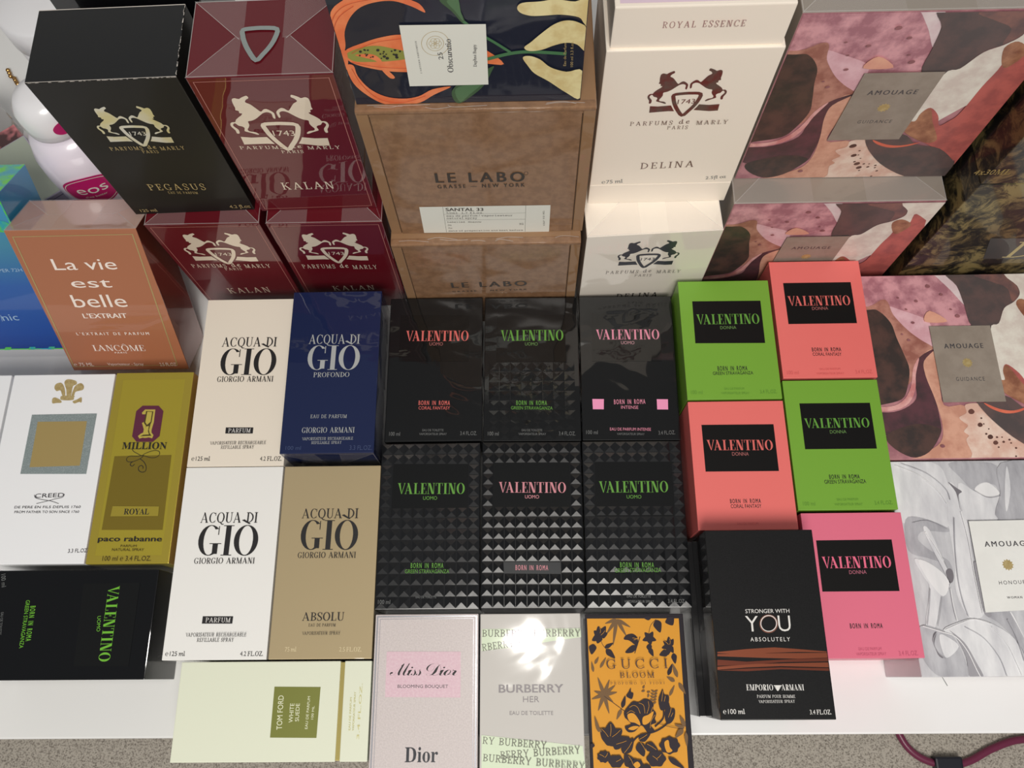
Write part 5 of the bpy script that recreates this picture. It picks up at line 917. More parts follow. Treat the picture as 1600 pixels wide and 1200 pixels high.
['P','sun_emblem','gold_print',0,[[3.82,-0.29],[2.72,0.49],[3.28,1.71],[1.94,1.83],[1.82,3.17],[0.6,2.61],[-0.18,3.71],[-0.96,2.61],[-2.18,3.17],[-2.3,1.83],[-3.64,1.71],[-3.08,0.49],[-4.18,-0.29],[-3.08,-1.07],[-3.64,-2.29],[-2.3,-2.41],[-2.18,-3.75],[-0.96,-3.19],[-0.18,-4.29],[0.6,-3.19],[1.82,-3.75],[1.94,-2.41],[3.28,-2.29],[2.72,-1.07]],'paper_label']],'hon':[['P','drapery_art','h_mid',0,[[-101.97,74.66],[102.69,72.19],[65.06,-74],[-122.89,-72.72]],''],
['P','drapery_art','h_light',1,[[-88.23,74.49],[-40.51,72.5],[-31.72,56.92],[-33.49,36.28],[-38.14,25.51],[-65.66,28.49],[-93.86,36.93]],''],
['P','drapery_art','h_dark',1,[[-65.88,31.19],[-54.29,32.43],[-38.14,25.51],[-38.09,22.15],[-54.58,22.99],[-59.49,17.7],[-54.02,11],[-48.13,6.99],[-40.53,1.67],[-39.83,-8.73],[-45.36,0.41],[-55.17,4.43],[-67.45,9.81]],''],
['P','drapery_art','h_light',1,[[-31.04,56.91],[-25.98,51.3],[-26.54,37.57],[-24.12,36.18],[-23.21,20],[-25.8,-3.68],[-23.74,-16.58],[-23.76,-33.04],[-33.87,-35.46],[-39.79,-18.99],[-37.25,1.64],[-36.64,22.81],[-36.24,32.24]],''],
['P','drapery_art','h_light',1,[[-24.27,56.84],[-14.52,51.17],[-6.04,46.25],[2.97,47.52],[-2.63,29.85],[-21.28,30.05],[-25.2,37.55]],''],
['P','drapery_art','h_dark',1,[[-28.47,70.93],[-13.19,72.17],[5.33,69.12],[3.39,49.59],[1.15,55.15],[-9.39,56.67],[-14.52,51.17],[-22.13,61]],''],
['P','drapery_art','h_white',1,[[-13.84,51.16],[-9.52,55.97],[-2.63,56.59],[3.25,48.9],[-5.96,46.66]],''],
['P','drapery_art','h_shadow',1,[[-31.45,57.62],[-26.27,53.38],[-23.01,50.57],[-25.96,47.84],[-26.54,37.57],[-27.19,49.93]],''],
['P','drapery_art','h_light',1,[[-54.58,22.99],[-50.48,23.62],[-44.05,0.4],[-41.79,-8.71],[-47.85,-6.07],[-54.55,0.5],[-64.5,3.86],[-60.06,-8.54],[-57.5,-16.28],[-64.28,-40.2],[-58.09,-41.49],[-50.62,-21.45],[-43.62,-15.12],[-44.4,-8.69]],''],
['P','drapery_art','h_shadow',1,[[-43.45,-3.51],[-40.18,-3.54],[-39.7,-8.73],[-42.24,-12.57],[-44.7,-6.74]],''],
['P','drapery_art','h_shadow',1,[[-46.61,-15.1],[-43.27,-13.2],[-46.27,-18.94]],''],
['P','drapery_art','h_white',1,[[-61.98,3.18],[-52.15,-0.83],[-43.57,-11.27],[-49.33,-21.46],[-57.68,-9.86]],''],
['P','drapery_art','h_dark',1,[[8.49,71.2],[48.41,72.84],[38.72,30.09],[-1.17,30.51],[3.8,49.58]],''],
['P','drapery_art','h_light',1,[[12.14,69.04],[11.37,52.26],[5.28,35.87],[6.76,49.55]],''],
['P','drapery_art','h_dark',1,[[-68.23,-40.79],[-53.42,-44.01],[-46.67,-49],[-42.62,-61.24],[-42.5,-73.86],[-60.07,-73.74],[-70.23,-59.82]],''],
['P','drapery_art','h_light',1,[[-53.31,-43.39],[-40.75,-37.9],[-31.42,-36.1],[-20.51,-39.31],[-7.25,-49.3],[-3.27,-66.35],[-2.44,-74.13],[-34.98,-73.91],[-37.56,-61.27],[-42.85,-49.03]],''],
['P','drapery_art','h_dark2',1,[[-49.47,-43.42],[-40.77,-51.5],[-35.51,-63.71],[-32.48,-73.93],[-41.25,-73.87],[-41.35,-61.25],[-45.4,-49.01]],''],
['P','drapery_art','h_shadow',1,[[-61.1,-47.66],[-58,-44.59],[-60.92,-53.8],[-56.52,-61.14],[-59.89,-58.68]],''],
['P','drapery_art','h_light',1,[[-56.42,-46.46],[-51.54,-47.73],[-45.04,-53.92],[-53.99,-61.15],[-56.69,-55.05]],''],
['P','drapery_art','h_dark',1,[[-23.11,-33.04],[-6.17,-31.93],[-0.68,-54.25],[-0.76,-66.36],[-5.23,-51.77],[-15.4,-39.35]],''],
['P','drapery_art','h_white',1,[[-6.81,-31.92],[-4.39,-35.7],[-0.16,-51.81],[-3.15,-41.93]],''],
['P','drapery_art','h_dark2',1,[[-21.22,-3.72],[-24.14,1.52],[-24.84,-8.86],[-24.15,-31.78],[-19.51,-34.32],[-21.01,-19.16]],''],
['S','drapery_art','h_white',0.5,[[-26.8,36.21],[-25.3,16.02],[-25.65,-6.27],[-25.24,-24.2],[-25.04,-33.03]],''],
['S','drapery_art','h_dark',0.6,[[-32.24,32.19],[-35.3,12.14],[-37.22,-8.75],[-36.86,-24.1],[-35.03,-34.82]],''],
['S','drapery_art','h_white',0.4,[[-66.97,69.98],[-51.77,62.75],[-40.16,51.46],[-35.17,41.76]],''],
['S','drapery_art','h_dark',0.5,[[-62.63,71.34],[-46.08,64.09],[-34.51,52.78],[-32.65,44.48]],''],
['S','drapery_art','h_white',0.5,[[-54.04,22.32],[-49.59,13.61],[-45.01,2.37]],''],
['S','drapery_art','h_dark2',0.4,[[-14.52,51.17],[-6.07,46.11],[3.16,47.11]],''],
['S','drapery_art','h_dark',0.5,[[-61.66,28.45],[-50.75,29.68],[-38.51,23.5]],''],
['S','drapery_art','h_white',0.6,[[-66.95,-40.8],[-54.81,-44.62],[-46.44,-47.77],[-40.43,-56.39],[-36.44,-68.52],[-34.36,-73.92]],''],
['S','drapery_art','h_dark2',0.4,[[-58.75,-45.2],[-61.54,-50.11],[-59.67,-57.47],[-55.37,-61.75]],''],
['S','drapery_art','h_white',0.4,[[-52.03,-43.4],[-40.99,-39.14],[-31.54,-36.73],[-20.64,-39.93]],''],
['S','drapery_art','h_dark',0.5,[[-38.9,-41.64],[-27.58,-49.14],[-19.89,-61.4],[-17.33,-73.44]],''],
['S','drapery_art','h_white',0.4,[[-21.01,-41.79],[-13.09,-52.93],[-9.3,-65.1],[-7.32,-73.5]],''],
['S','drapery_art','h_dark',0.4,[[-57.5,-16.28],[-60.38,-28.96],[-63.63,-40.21]],''],
['S','drapery_art','h_dark2',0.4,[[-50.74,-22.08],[-53.96,-32.79],[-56.95,-40.88]],''],
['S','drapery_art','h_white',0.5,[[-43.86,-16.4],[-44.03,-27.84],[-43.32,-37.88]],''],
['S','drapery_art','h_dark',0.7,[[-9.77,-36.9],[-5.98,-49.31],[-4.02,-63.93]],''],
['P','paper_label','h_label',0,[[-23.14,29.39],[38.72,30.09],[29.01,-29.71],[-23.63,-32.41]],''],
['T','AMOUAGE','B','ink_dgrey',-15.33,11.55,0.6,31.47,3.63,'paper_label',0.08],
['T','HONOUR','S','ink_dgrey',-10.65,-14.14,1.5,18.04,2.51,'paper_label',0.15],
['T','WOMAN','B','ink_dgrey',-7.25,-23.47,0.9,10.24,1.52,'paper_label',0.12],
['P','sun_emblem','gold_print',0,[[1.8,-0.91],[0.7,-0.13],[1.27,1.09],[-0.08,1.21],[-0.2,2.56],[-1.42,1.99],[-2.2,3.09],[-2.97,1.99],[-4.2,2.56],[-4.32,1.21],[-5.66,1.09],[-5.1,-0.13],[-6.2,-0.91],[-5.1,-1.68],[-5.66,-2.91],[-4.32,-3.03],[-4.2,-4.37],[-2.97,-3.8],[-2.2,-4.91],[-1.42,-3.8],[-0.2,-4.37],[-0.08,-3.03],[1.27,-2.91],[0.7,-1.68]],'paper_label']],'dk_low':[['P','name_patch','dk_patch',0,[[-32.77,107.4],[10.27,106],[39.35,73.03],[-22.19,76.09]],''],
['T','D','RW','gold_pale',-9.06,77.68,-1.9,23.02,23.82,'name_patch',0]],'dk_up':[['T','4x30ML','I','gold_dim',-87,10.85,-0,23.26,5.34,'',0]],'cq':[['T','nic','S','pale_print',0.61,30.22,1.8,13.08,6.53,'',0],
['S','lettering','pale_print',0.4,[[0.59,35.99],[-0.7,29.6]],''],
['T','HYDRA SUPER 72H','S','pale_print',-6.8,75.85,1.3,42.73,3.01,'',0]]}
EMB={'horse':[[-0.212,0.412],[-0.204,0.38],[-0.234,0.356],[-0.251,0.32],[-0.21,0.286],[-0.173,0.23],[-0.137,0.179],[-0.104,0.21],[-0.069,0.218],[-0.017,0.166],[-0.013,0.111],[-0.021,0.068],[-0.039,0.086],[-0.04,0.146],[-0.077,0.17],[-0.119,0.157],[-0.158,0.121],[-0.211,0.07],[-0.259,0.04],[-0.302,0.026],[-0.303,-0.024],[-0.32,-0.068],[-0.339,-0.101],[-0.328,-0.131],[-0.273,-0.146],[-0.245,-0.177],[-0.26,-0.187],[-0.309,-0.161],[-0.369,-0.134],[-0.375,-0.116],[-0.364,-0.077],[-0.382,-0.053],[-0.414,-0.04],[-0.436,-0.004],[-0.458,-0.014],[-0.466,-0.047],[-0.433,-0.106],[-0.438,-0.164],[-0.464,-0.164],[-0.466,-0.116],[-0.491,-0.057],[-0.488,-0.012],[-0.465,0.014],[-0.431,0.018],[-0.416,0.05],[-0.377,0.092],[-0.343,0.122],[-0.328,0.149],[-0.351,0.156],[-0.351,0.188],[-0.378,0.201],[-0.371,0.233],[-0.375,0.297],[-0.368,0.36],[-0.338,0.379],[-0.3,0.366],[-0.274,0.385],[-0.233,0.408]],'ribbon':[[[-0.441,-0.351],[-0.443,-0.221],[-0.339,-0.234],[-0.248,-0.229],[-0.176,-0.225],[-0.122,-0.343],[-0.203,-0.338],[-0.303,-0.343]],[[0.182,-0.229],[0.311,-0.249],[0.443,-0.244],[0.444,-0.37],[0.333,-0.374],[0.127,-0.336],[0.163,-0.274]]],'shield':[[-0.162,-0.025],[-0.066,-0.007],[0.046,-0.005],[0.169,-0.028],[0.158,-0.146],[0.115,-0.259],[0.054,-0.361],[-0.006,-0.437],[-0.083,-0.316],[-0.134,-0.196],[-0.158,-0.102],[-0.162,-0.025]],'num':[[-0.099,-0.204],[0.121,-0.201],[-0.005,-0.118]]}
# ------------------------------------------------------------------ the place
PI = math.pi
fl = link('floor', box_mesh(4.4, 3.6, .05, 0, z0=-.77), None, ['carpet']); fl.location = (0, .3, 0); tag(fl, None, None, kind='structure')
wl = link('wall_back', box_mesh(4.4, .08, 2.42, 0, z0=-.72), None, ['wall_paint']); wl.location = (0, 1.06, 0); tag(wl, None, None, kind='structure')
tb = thing('table', (0, .36, -.72), 0, 'long white painted table carrying all the perfume boxes', 'table')
link('tabletop', box_mesh(1.9, .80, .028, .0015, z0=.692), tb, ['table_paint'])
for sx in (-1, 1):
    for sy in (-1, 1): link('leg', box_mesh(.05, .05, .692, .002, x0=sx*.88-.025, y0=sy*.34-.025), tb, ['table_paint'])
# scratches on the paint
for sc in [([(x-.3, y), (x+.3, y), (x+dx+.2, y+dy), (x+dx-.2, y+dy)], [(0, 1, 2, 3)], 'ink_grey', 0) for x, y, dx, dy in ((-182, -391, 5, 10), (302, -368, -4, 9))]: part_poly(tb, 'scratch', [sc], lambda x, y, z: (x, y, .72+.00012))
# ------------------------------------------------------------------ black studded boxes, two rows of three and one turned sideways
g = 'black perfume boxes with studded print'
def hole(x0, y0, x1, y1): return (x0, y0, x1, y1)
r = flat_box('perfume_carton', -.0699, .2249, .0730, .1178, .05, 'black_gloss', 'black box, coral lettering, left one of the farther black row', g, key='u11')
r = flat_box('perfume_carton', .0045, .2242, .0730, .1178, .05, 'black_gloss', 'shiny black box, green lettering, middle one of the farther black row', g, key='u12', rz=-.4)
studs(r, .066, .062, .05, 8, 8, .00025, [], 'black_gloss').location = (0, -.027, -.00002)
r = flat_box('perfume_carton', .0784, .2239, .0730, .1178, .05, 'black_gloss', 'black box with two pink squares, right one of the farther black row', g, key='u13', rz=-.5)
H1 = [(-31, 11, 26, 49)]
r = flat_box('perfume_carton', -.0712, .1047, .0730, .1195, .05, 'black_stud', 'black studded box, green lettering, left one of the nearer black row', g, key='u21', tz=.0013)
studs(r, .0722, .1186, .05, 9, 15, .0009, [(-27.5, 13, 27.5, 45)], 'black_stud')
r = flat_box('perfume_carton', .0031, .1048, .0728, .1195, .05, 'black_stud_bright', 'black studded box, pink lettering, middle one of the nearer black row', g, key='u22', rz=-.4)
studs(r, .0720, .1186, .05, 9, 15, .0011, [(-27.5, 13, 27.5, 45), (-20, -33, 20, -25)], 'black_stud_bright')
r = flat_box('perfume_carton', .077, .1045, .0728, .1195, .05, 'black_stud', 'black studded box, green lettering, right one of the nearer black row', g, key='u23', rz=-.3, tz=.0013)
studs(r, .0722, .1186, .05, 9, 15, .0009, [(-27.5, 13, 27.5, 45)], 'black_stud')
flat_box('perfume_carton', -.3215, .0372, .1175, .074, .05, 'black_blue', 'black box lying sideways with bright green lettering, at the left table edge', g, key='ub')
# ------------------------------------------------------------------ coloured boxes at the right
g = 'coloured perfume boxes with black label panels'
for k, x, y, m, lb in (('dgl', .1518, .2372, 'green_card', 'green box with black panel, left of the coral box at the back'), ('dcl', .1518, .1411, 'coral_card', 'coral box with black panel, directly behind the black and copper box'),
        ('dcr', .2230, .2528, 'coral_card', 'coral box with black panel, farthest back of the coloured boxes'), ('dgr', .2220, .1554, 'green_card', 'green box with black panel, between coral and pink boxes'), ('dpk', .2233, .0578, 'pink_card', 'pink box with black panel, right of the black and copper box')):
    flat_box('perfume_carton', x, y, .0688, .0956 if k != 'dcl' else .0935, .07, m, lb, g, key=k, bev=.0004)
# ------------------------------------------------------------------ aqua scent boxes at the left
g = 'tall flat boxes with large serif lettering'
flat_box('perfume_carton', -.2165, .2169, .0722, .1364, .05, 'white_card', 'white box with black serif lettering, beside the navy box', g, key='w1', bev=.0004)
flat_box('perfume_carton', -.2165, .0803, .0722, .1356, .05, 'white_card2', 'white box with black serif lettering, beside the beige gold box', g, key='w2', bev=.0004)
r = flat_box('perfume_carton', -.1463, .2201, .0692, .1306, .061, 'navy', 'navy blue box with silver serif lettering', g, key='prof')
folds(r, .0692, .061, lambda x, y, z: (x, -.0653-z, .0305+y))
flat_box('perfume_carton', -.1436, .0803, .0712, .1356, .05, 'gold_card', 'beige gold box with black serif lettering', g, key='abso')
# ------------------------------------------------------------------ left column
r = flat_box('perfume_carton', -.2866, .151, .060, .1458, .05, 'gold_million', 'shiny olive gold box with purple number badge', key='mil', mats=['gold_million', 'gold_side'], rules=[(1, 0, 1), (1, 0, -1)])
part_poly(r, 'bevel_print', frame_polys(-29.5, -72.5, 29.5, 72.5, 5.5, 'gold_m', .00006), lambda x, y, z: (x, y, .05+z))
flat_box('perfume_carton', -.3575, .151, .079, .1450, .0495, 'creed_white', 'white box with gold square and feather crest', key='creed')
flat_box('perfume_carton', -.4415, .151, .085, .145, .0495, 'creed_white', 'plain white box at the left frame edge')
# pale box lying across the front left edge, with a separate lid end
r = thing('perfume_carton', (-.1731, -.0202, 0), 0, 'pale cream box with olive label, lying crosswise over the table edge', 'perfume box')
link('carton', box_mesh(.1095, .063, .05, .0006, x0=-.0654), r, ['tf_card']); link('collar', box_mesh(.004, .0615, .0485, .0002, x0=.0435, z0=.0006), r, ['tf_groove']); link('lid', box_mesh(.0184, .063, .05, .0006, x0=.0470), r, ['tf_card'])
prints(r, 'tf', lambda x, y, z: (x, y, .05+z))
# ------------------------------------------------------------------ front row over the table edge
r = flat_box('perfume_carton', -.0708, -.0173, .0716, .118, .05, 'md_card', 'pale pearly box with pink label and script lettering', key='md', mats=['md_card', 'md_silver'], rules=[(1, 0, 1), (1, 0, -1), (1, 1, 1)])
part_poly(r, 'silver_border', frame_polys(-34.8, -58, 34.8, 58, 1.0, 'md_silver', .0001)+frame_polys(-32.6, -56, 32.6, 56, .35, 'md_silver', .0001), lambda x, y, z: (x, y, .05+z))
flat_box('perfume_carton', .0008, -.021, .0692, .125, .05, 'bu_card', 'grey white box with mint bands of repeated lettering', key='bu')
flat_box('perfume_carton', .0724, -.0218, .0676, .125, .05, 'gu_border', 'orange box with black flower print and dark border', key='gu')
flat_box('perfume_carton', .1508, .0325, .0755, .1168, .045, 'st_side', 'dark box underneath the black and copper box', zb=0)
flat_box('perfume_carton', .1529, .0325, .0710, .1170, .045, 'st_black', 'black box with copper bands, stacked on a dark box', key='st', zb=.045, mats=['st_black', 'st_side'], rules=[(1, 0, 1), (1, 0, -1), (1, 1, 1), (1, 1, -1)])
# ------------------------------------------------------------------ standing boxes at the back, left: black on red, red on red
def top_xf(d, h): return lambda x, y, z: (x, d/2+y, h+z)
def gold_lines(r, w, h, m='kalan_line'):
    part_poly(r, 'border_line', frame_polys(-w*500+3, 3, w*500-3, h*1000-3, .35, m, .00008), lambda x, y, z: (x, -z, y))
g = 'red and black boxes with horse emblem'
r = stand_box('perfume_carton', -.2327, .3120, .137, .0845, .051, .137, 'peg_black', 'worn matte black box with gold horse emblem', g, 1.6, 'peg', ['peg_black', 'peg_top'], [(1, 2, 1)])
random.seed(3); P = []
for i in range(46):                                              # rubbed card showing along the edges
    x = random.uniform(-42, 42); l = random.uniform(.6, 3.2); h = random.uniform(.15, .6)
    P.append(([(x, -h), (x+l, -h*.7), (x+l*.8, h*.3), (x+l*.3, h*.5)], [(0, 1, 2, 3)], 'wear', 0))
w1 = part_poly(r, 'edge_wear', P, lambda x, y, z: (max(-.0421, min(.0421, x)), -.00012+max(0, -y)*.3, .1369+y))
P = []
for i in range(30):
    y = random.uniform(.5, 50); l = random.uniform(.8, 4); h = random.uniform(.2, .8)
    P.append(([(42.2-h, y), (42.2, y), (42.2, min(y+l, 50.8)), (42.2-h*.6, min(y+l*.8, 50.8))], [(0, 1, 2, 3)], 'wear', 0))
P += [([(-42, 50.4), (42, 50.4), (42, 50.9), (-42, 50.9)], [(0, 1, 2, 3)], 'wear', 0), ([(-42, .05), (42, .05), (42, .35), (-42, .35)], [(0, 1, 2, 3)], 'wear', 0)]
part_poly(r, 'edge_wear', P, lambda x, y, z: (x, y, .13712+z))
r = stand_box('perfume_carton', -.1445, .3125, .137, .0818, .0535, .137, 'kalan', 'glossy red box with cream horse emblem, upper of the right red stack', g, 1.0, 'kau'); gold_lines(r, .0818, .137)
folds(r, .0818, .0535, top_xf(.0535, .137))
sh = catmull(EMB['shield'][:-1], True, 3)+[EMB['shield'][0]]
V, F_ = ribbon([(x*58-2, y*52+6) for x, y in sh], 2.8, False, True)
part_poly(r, 'shield_emblem', [(V, F_, 'shield_silver', .0009)], top_xf(.0535, .137))
r = stand_box('perfume_carton', -.2272, .302, 0, .0817, .055, .137, 'kalan', 'glossy red box with cream emblem, underneath the worn black box', g, 0, 'kal'); gold_lines(r, .0817, .137); folds(r, .0817, .055, top_xf(.055, .137))
r = stand_box('perfume_carton', -.1406, .3015, 0, .0822, .055, .137, 'kalan', 'dark red box behind the navy box, lower of the right red stack', g, 0, 'kar'); gold_lines(r, .0822, .137); folds(r, .0822, .055, top_xf(.055, .137))
bb = thing('perfume_carton', (-.2355, .381, 0), 1.5, 'tall black box behind the worn black box', 'perfume box')
link('carton', box_mesh(.088, .05, .268, .0008, y0=0), bb, ['back_black'])
# ------------------------------------------------------------------ brown kraft boxes and the dark blue illustrated one
g = 'brown kraft cartons in the centre'
def kraft(cx, fy, zb, w, h, key, lb):
    d = .088
    r = thing('kraft_carton', (cx, fy, zb), 0, lb, 'perfume box', g)
    me = box_mesh(w, d-.0012, h, .0008, y0=.0012); link('carton', me, r, ['kraft_edge'])
    link('groove', box_mesh(w-.0145, .0004, h-.0065, 0, y0=.0009, z0=.0003), r, ['kraft_gap'])
    link('front_panel', box_mesh(w-.0154, .0012, h-.0030, .0003, y0=0, z0=.0002), r, ['kraft'])
    for s in (-1, 1): link('side_flap', box_mesh(.0068, .0012, h-.0005, .0003, x0=s*(w/2-.0036)-.0034, y0=0, z0=0), r, ['kraft_edge'])
    link('lid_edge', box_mesh(w, .006, .0035, .0012, y0=-.0002, z0=h-.0033), r, ['kraft'])
    prints(r, key, lambda x, y, z: (x, -z, y))
    for yy in ((-1, 1)): pass
    P = []
    random.seed(int(zb*1000)+5)
    for i in range(7):
        x = random.uniform(-w*480, w*380); y = random.uniform(-1.2, 1.2); P.append((*ribbon([(x, y), (x+random.uniform(4, 9), y+random.uniform(-1.5, 1.5)), (x+random.uniform(10, 22), y+random.uniform(-1, 1))], .35), 'cello_edge', .0004))
    part_poly(r, 'cellophane_crease', P, lambda x, y, z: (x, .006+y*.001 if False else .003+y, h+z+.0002))
    return r
kraft(-.02695, .2852, 0, .1335, .1325, 'll2', 'brown kraft carton, lower of the pair, half hidden behind black boxes')
kraft(-.0260, .2945, .1325, .134, .1325, 'll', 'brown kraft carton with white paper label, upper of the pair')
stand_box('perfume_carton', -.0299, .2993, .265, .124, .060, .104, 'ob_navy', 'dark blue box with orange flower and hand illustration', key='ob')
# ------------------------------------------------------------------ cream boxes
g = 'cream boxes with horse emblem'
r = stand_box('perfume_carton', .09095, .2887, 0, .0950, .058, .137, 'delina2', 'cream wrapped box with dark horse emblem, lower of the cream pair', g, 2.5, 'del2')
folds(r, .095, .058, top_xf(.058, .137), strip=.2)
r = thing('perfume_carton', (.0928, .3139, .137), .4, 'tall cream box with maroon horse emblem, upper of the cream pair', 'perfume box', g)
link('base', box_mesh(.0955, .058, .0225, .0005, y0=0), r, ['delina']); link('carton', box_mesh(.0955, .058, .1265, .0007, y0=0, z0=.0228), r, ['delina'])
link('lid', box_mesh(.0915, .055, .0285, .0008, y0=.0018, z0=.1493), r, ['delina'])
part_poly(r, 'top_panel', [([(-43, -25), (43, -25), (43, 25), (-43, 25)], [(0, 1, 2, 3)], 'delina_top', .00012)], lambda x, y, z: (x, .0293+y, .1778+z))
o = D['del']
D['del_lid'] = [t for t in o if t[0] == 'T' and t[1].startswith('ROYAL')]; D['del'] = [t for t in o if not (t[0] == 'T' and t[1].startswith('ROYAL'))]
prints(r, 'del', lambda x, y, z: (x, -z, y)); prints(r, 'del_lid', lambda x, y, z: (x, .0018-z, y))
# ------------------------------------------------------------------ pink watercolour boxes
g = 'large boxes with pink watercolour print'
def guid(n, fy, zb, cx, lb, h, rz=0):
    r = thing('perfume_carton', (cx, fy, zb), rz, lb, 'perfume box', g)
    me = box_mesh(.1446, .058, h, .0006, y0=0); face_mats(me, [(1, 2, 1), (1, 0, 1), (1, 0, -1)]); link('carton', me, r, ['g_mauve', 'guid_grey'])
    prints(r, 'guidart', lambda x, y, z: (x, -z, h/2+y*h/.1478))
    folds(r, .1446, .058, top_xf(.058, h), strip=.25)
    return r
guid('a', .3043, 0, .2165, 'large pink watercolour box standing behind the coloured boxes, lower of two', .148)
guid('b', .3245, .148, .2188, 'large pink watercolour box with grey label, on top of its twin', .151)
r = flat_box('perfume_carton', .3305, .2196, .143, .1476, .058, 'g_mauve', 'large pink watercolour box lying flat beside the coral and green boxes', g, key='guidart')
r = flat_box('perfume_carton', .3313, .0713, .1450, .1464, .058, 'h_mid', 'large grey white drapery print box lying at the right', key='hon', mats=['h_mid', 'hon_side'], rules=[(1, 0, -1), (1, 0, 1), (1, 1, -1)])
g = 'dark boxes with gold toile print'
stand_box('perfume_carton', .371, .2975, 0, .152, .09, .1775, 'toile', 'dark gold toile box with large letter, lower of the far right stack', g, 0, 'dk_low')
stand_box('perfume_carton', .371, .2975, .178, .152, .09, .115, 'toile', 'dark gold toile box, upper of the far right stack', g, 0, 'dk_up')
# ------------------------------------------------------------------ leaning boxes at the left
LN = 28.126
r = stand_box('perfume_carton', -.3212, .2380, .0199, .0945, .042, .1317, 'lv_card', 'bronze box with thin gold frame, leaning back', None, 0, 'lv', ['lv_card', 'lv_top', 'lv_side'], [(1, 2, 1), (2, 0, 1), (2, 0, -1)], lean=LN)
folds(r, .0945, .042, top_xf(.042, .1317), strip=.3)
r = stand_box('perfume_carton', -.4165, .2565, .0212, .090, .045, .142, 'blue_holo', 'blue iridescent box leaning beside the bronze box', None, 0, 'cq', ['blue_holo', 'holo_green'], [(1, 2, 1)], lean=LN)
part_poly(r, 'iridescent_blot', [([(x+a*math.cos(t/8*PI), y+b*math.sin(t/8*PI)) for t in range(16)], [tuple(range(16))], 'holo_green', .0002) for x, y, a, b in ((30, 128, 10, 5), (37, 116, 7, 5), (20, 136, 12, 4))]
    + [([(x, 0), (x+5, 0), (x+7, 3), (x+2, 3)], [(0, 1, 2, 3)], 'holo_green', .0002) for x in (-30, -12, 8, 24)], lambda x, y, z: (x, -z, y))
part_poly(r, 'holo_edge', frame_polys(-45, .2, 45, 141.8, 1.1, 'holo_green', .00012), lambda x, y, z: (x, -z, y))
# ------------------------------------------------------------------ corner behind them: lotion bottle, white jars, chain, small boxes
r = thing('lotion_bottle', (-.345, .392, 0), 0, 'white lotion bottle with magenta oval label behind the bronze box', 'bottle')
BR = .034
lathe('bottle_body', [(.028, 0), (.032, .003), (BR, .012), (BR, .098), (.0325, .114), (.027, .130), (.018, .138)], r, 'lotion_body')
lathe('cap', [(.0195, .1385), (.0222, .140), (.0228, .147), (.0215, .160), (.016, .168), (.008, .1705)], r, 'white_plastic')
def on_cyl(cx, cz, R, a0):
    return lambda x, y, z: ((R+z)*math.cos(a0+x/R), (R+z)*math.sin(a0+x/R), cz+y)
A0 = math.radians(-74)
def ell(a, b, n=40, ch=9):                                       # an oval built in strips so that it hugs the round wall
    V, Fc = [], []
    for i in range(n+1):
        x = -a+2*a*i/n; h = b*math.sqrt(max(0, 1-(x/a)**2)); V += [(x, -h), (x, h)]
        if i: Fc.append((2*i-2, 2*i, 2*i+1, 2*i-1))
    return V, Fc
lbp = part_poly(r, 'oval_label', [(*ell(22, 17), 'magenta', .0003)], on_cyl(0, .094, BR, A0))
V, F_ = ribbon([(20*math.cos(t/24*PI), 15*math.sin(t/24*PI)) for t in range(49)], .6, False, True); part_poly(lbp, 'label_ring', [(V, F_, 'label_white', .0006)], on_cyl(0, .094, BR, A0))
V, F_ = txt('eos'); mx = max(a for a, b in V); V = [(a/mx*24-12, b*15-4) for a, b in V]; part_poly(lbp, 'lettering', [(V, F_, 'label_white', .0008)], on_cyl(0, .096, BR, A0))
V, F_ = txt('shea better'); mx = max(a for a, b in V); V = [(a/mx*17-8.5, b*3.2-8) for a, b in V]; part_poly(lbp, 'lettering', [(V, F_, 'label_white', .0008)], on_cyl(0, .095, BR, A0))
part_poly(r, 'cap_label', [(*ell(8, 6), 'magenta', .0004)], on_cyl(0, .152, .0228, math.radians(-48)))
r = thing('jar', (-.41, .547, 0), 0, 'white round jar in the far left corner', 'jar')
lathe('jar_body', [(.036, 0), (.040, .004), (.040, .06), (.036, .07)], r, 'white_plastic'); lathe('lid', [(.0385, .0705), (.041, .073), (.041, .098), (.038, .1), (.01, .101)], r, 'white_plastic')
r = thing('jar', (-.378, .505, 0), 0, 'cream coloured round tub between white jar and black boxes', 'jar')
r.location = (-.334, .55, 0)
lathe('jar_body', [(.028, 0), (.030, .003), (.030, .09), (.028, .094)], r, 'cream_plastic'); lathe('lid', [(.0285, .0945), (.031, .097), (.031, .118), (.029, .12), (.01, .1205)], r, 'cream_plastic')
r = thing('gift_box', (-.43, .388, 0), 38, 'small lavender box with dark grid lines behind the blue box', 'box')
link('carton', box_mesh(.07, .07, .062, .0008), r, ['lavender'])
part_poly(r, 'grid_print', [([(x-.4, 0), (x+.4, 0), (x+.4, 62), (x-.4, 62)], [(0, 1, 2, 3)], 'grid_ink', .0001) for x in (-21, -7, 7, 21)] + [([(-34.5, y-.3), (34.5, y-.3), (34.5, y+.3), (-34.5, y+.3)], [(0, 1, 2, 3)], 'grid_ink', .00012) for y in (4, 31, 58)], lambda x, y, z: (x, -.035-z, y))
part_poly(r, 'grid_print', [([(x-.4, 0), (x+.4, 0), (x+.4, 62), (x-.4, 62)], [(0, 1, 2, 3)], 'grid_ink', .0001) for x in (-21, -7, 7, 21)] + [([(-34.5, y-.3), (34.5, y-.3), (34.5, y+.3), (-34.5, y+.3)], [(0, 1, 2, 3)], 'grid_ink', .00012) for y in (4, 31, 58)], lambda x, y, z: (.035+z, x, y))
part_poly(r, 'top_panel', [([(-34, -34), (34, -34), (34, 34), (-34, 34)], [(0, 1, 2, 3)], 'sage_top', .0001)], lambda x, y, z: (x, y, .062+z))
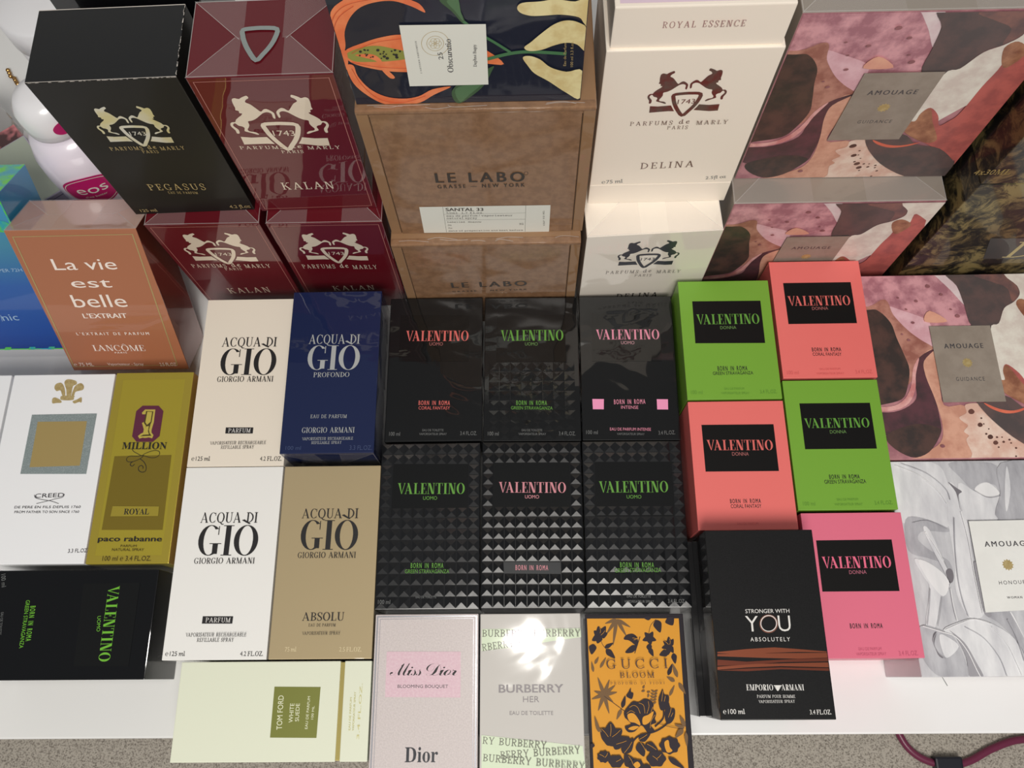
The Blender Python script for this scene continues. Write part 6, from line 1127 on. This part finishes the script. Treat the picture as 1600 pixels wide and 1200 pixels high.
r = thing('photo_box', (-.4596, .4258, 0), 38, 'flat pink photo print box behind the lavender box', 'box')
link('carton', box_mesh(.065, .02, .055, .0008), r, ['pink_photo'])
r = thing('perfume_bottle', (-.507, .464, 0), 0, 'pale glass perfume bottle with gilt edges at the far left', 'bottle')
link('glass_body', box_mesh(.075, .05, .05, .003), r, ['glass_grey'])
for a, b in (((-.0375, -.025), (.0375, -.025)), ((.0375, -.025), (.0375, .025)), ((-.0375, .025), (.0375, .025)), ((-.0375, -.025), (-.0375, .025))):
    tube('gilt_edge', [(a[0], a[1], .05), ((a[0]+b[0])/2, (a[1]+b[1])/2, .05), (b[0], b[1], .05)], .0016, r, 'gilt', 8, 2)
for sx in (-1, 1): tube('gilt_edge', [(sx*.0375, -.025, .001), (sx*.0375, -.025, .025), (sx*.0375, -.025, .05)], .0016, r, 'gilt', 8, 2)
lathe('stopper', [(.012, .0505), (.013, .053), (.013, .072), (.010, .075)], r, 'red_glass')
# bead chain
bm = bmesh.new(); random.seed(8)
pts = [(-.497, .556, .0025), (-.482, .537, .0025), (-.470, .518, .0025), (-.461, .500, .0025), (-.457, .482, .0025), (-.449, .466, .0025), (-.440, .452, .0025)]
for i in range(len(pts)-1):
    a, b = Vector(pts[i]), Vector(pts[i+1]); n = max(2, int((b-a).length/.0032))
    for j in range(n):
        p = a.lerp(b, j/n); bmesh.ops.create_icosphere(bm, subdivisions=2, radius=.0021, matrix=Matrix.Translation(p+Vector((random.uniform(-1, 1), random.uniform(-1, 1), 0))*.0012))
me = bpy.data.meshes.new('bead_chain'); bm.to_mesh(me); bm.free()
tag(link('bead_chain', me, None, ['chain_gold']), 'gold bead chain lying on the table beside the glass bottle', 'chain')
# ------------------------------------------------------------------ cord on the carpet
r = thing('power_cord', (.62, -.11, -.72), 0, 'maroon cord with dark strap on the carpet at lower right', 'cord')
zc = .006
tube('cable', [(x-.62, y+.11, zc) for x, y in ((.545, .02), (.548, -.05), (.556, -.088), (.572, -.111), (.598, -.124), (.628, -.127), (.655, -.121), (.69, -.105), (.735, -.093), (.80, -.096), (.88, -.12))], .0055, r, 'wire', 10)
me = box_mesh(.040, .045, .016, .003, x0=-.022, y0=-.05); link('strap', me, r, ['velcro'])
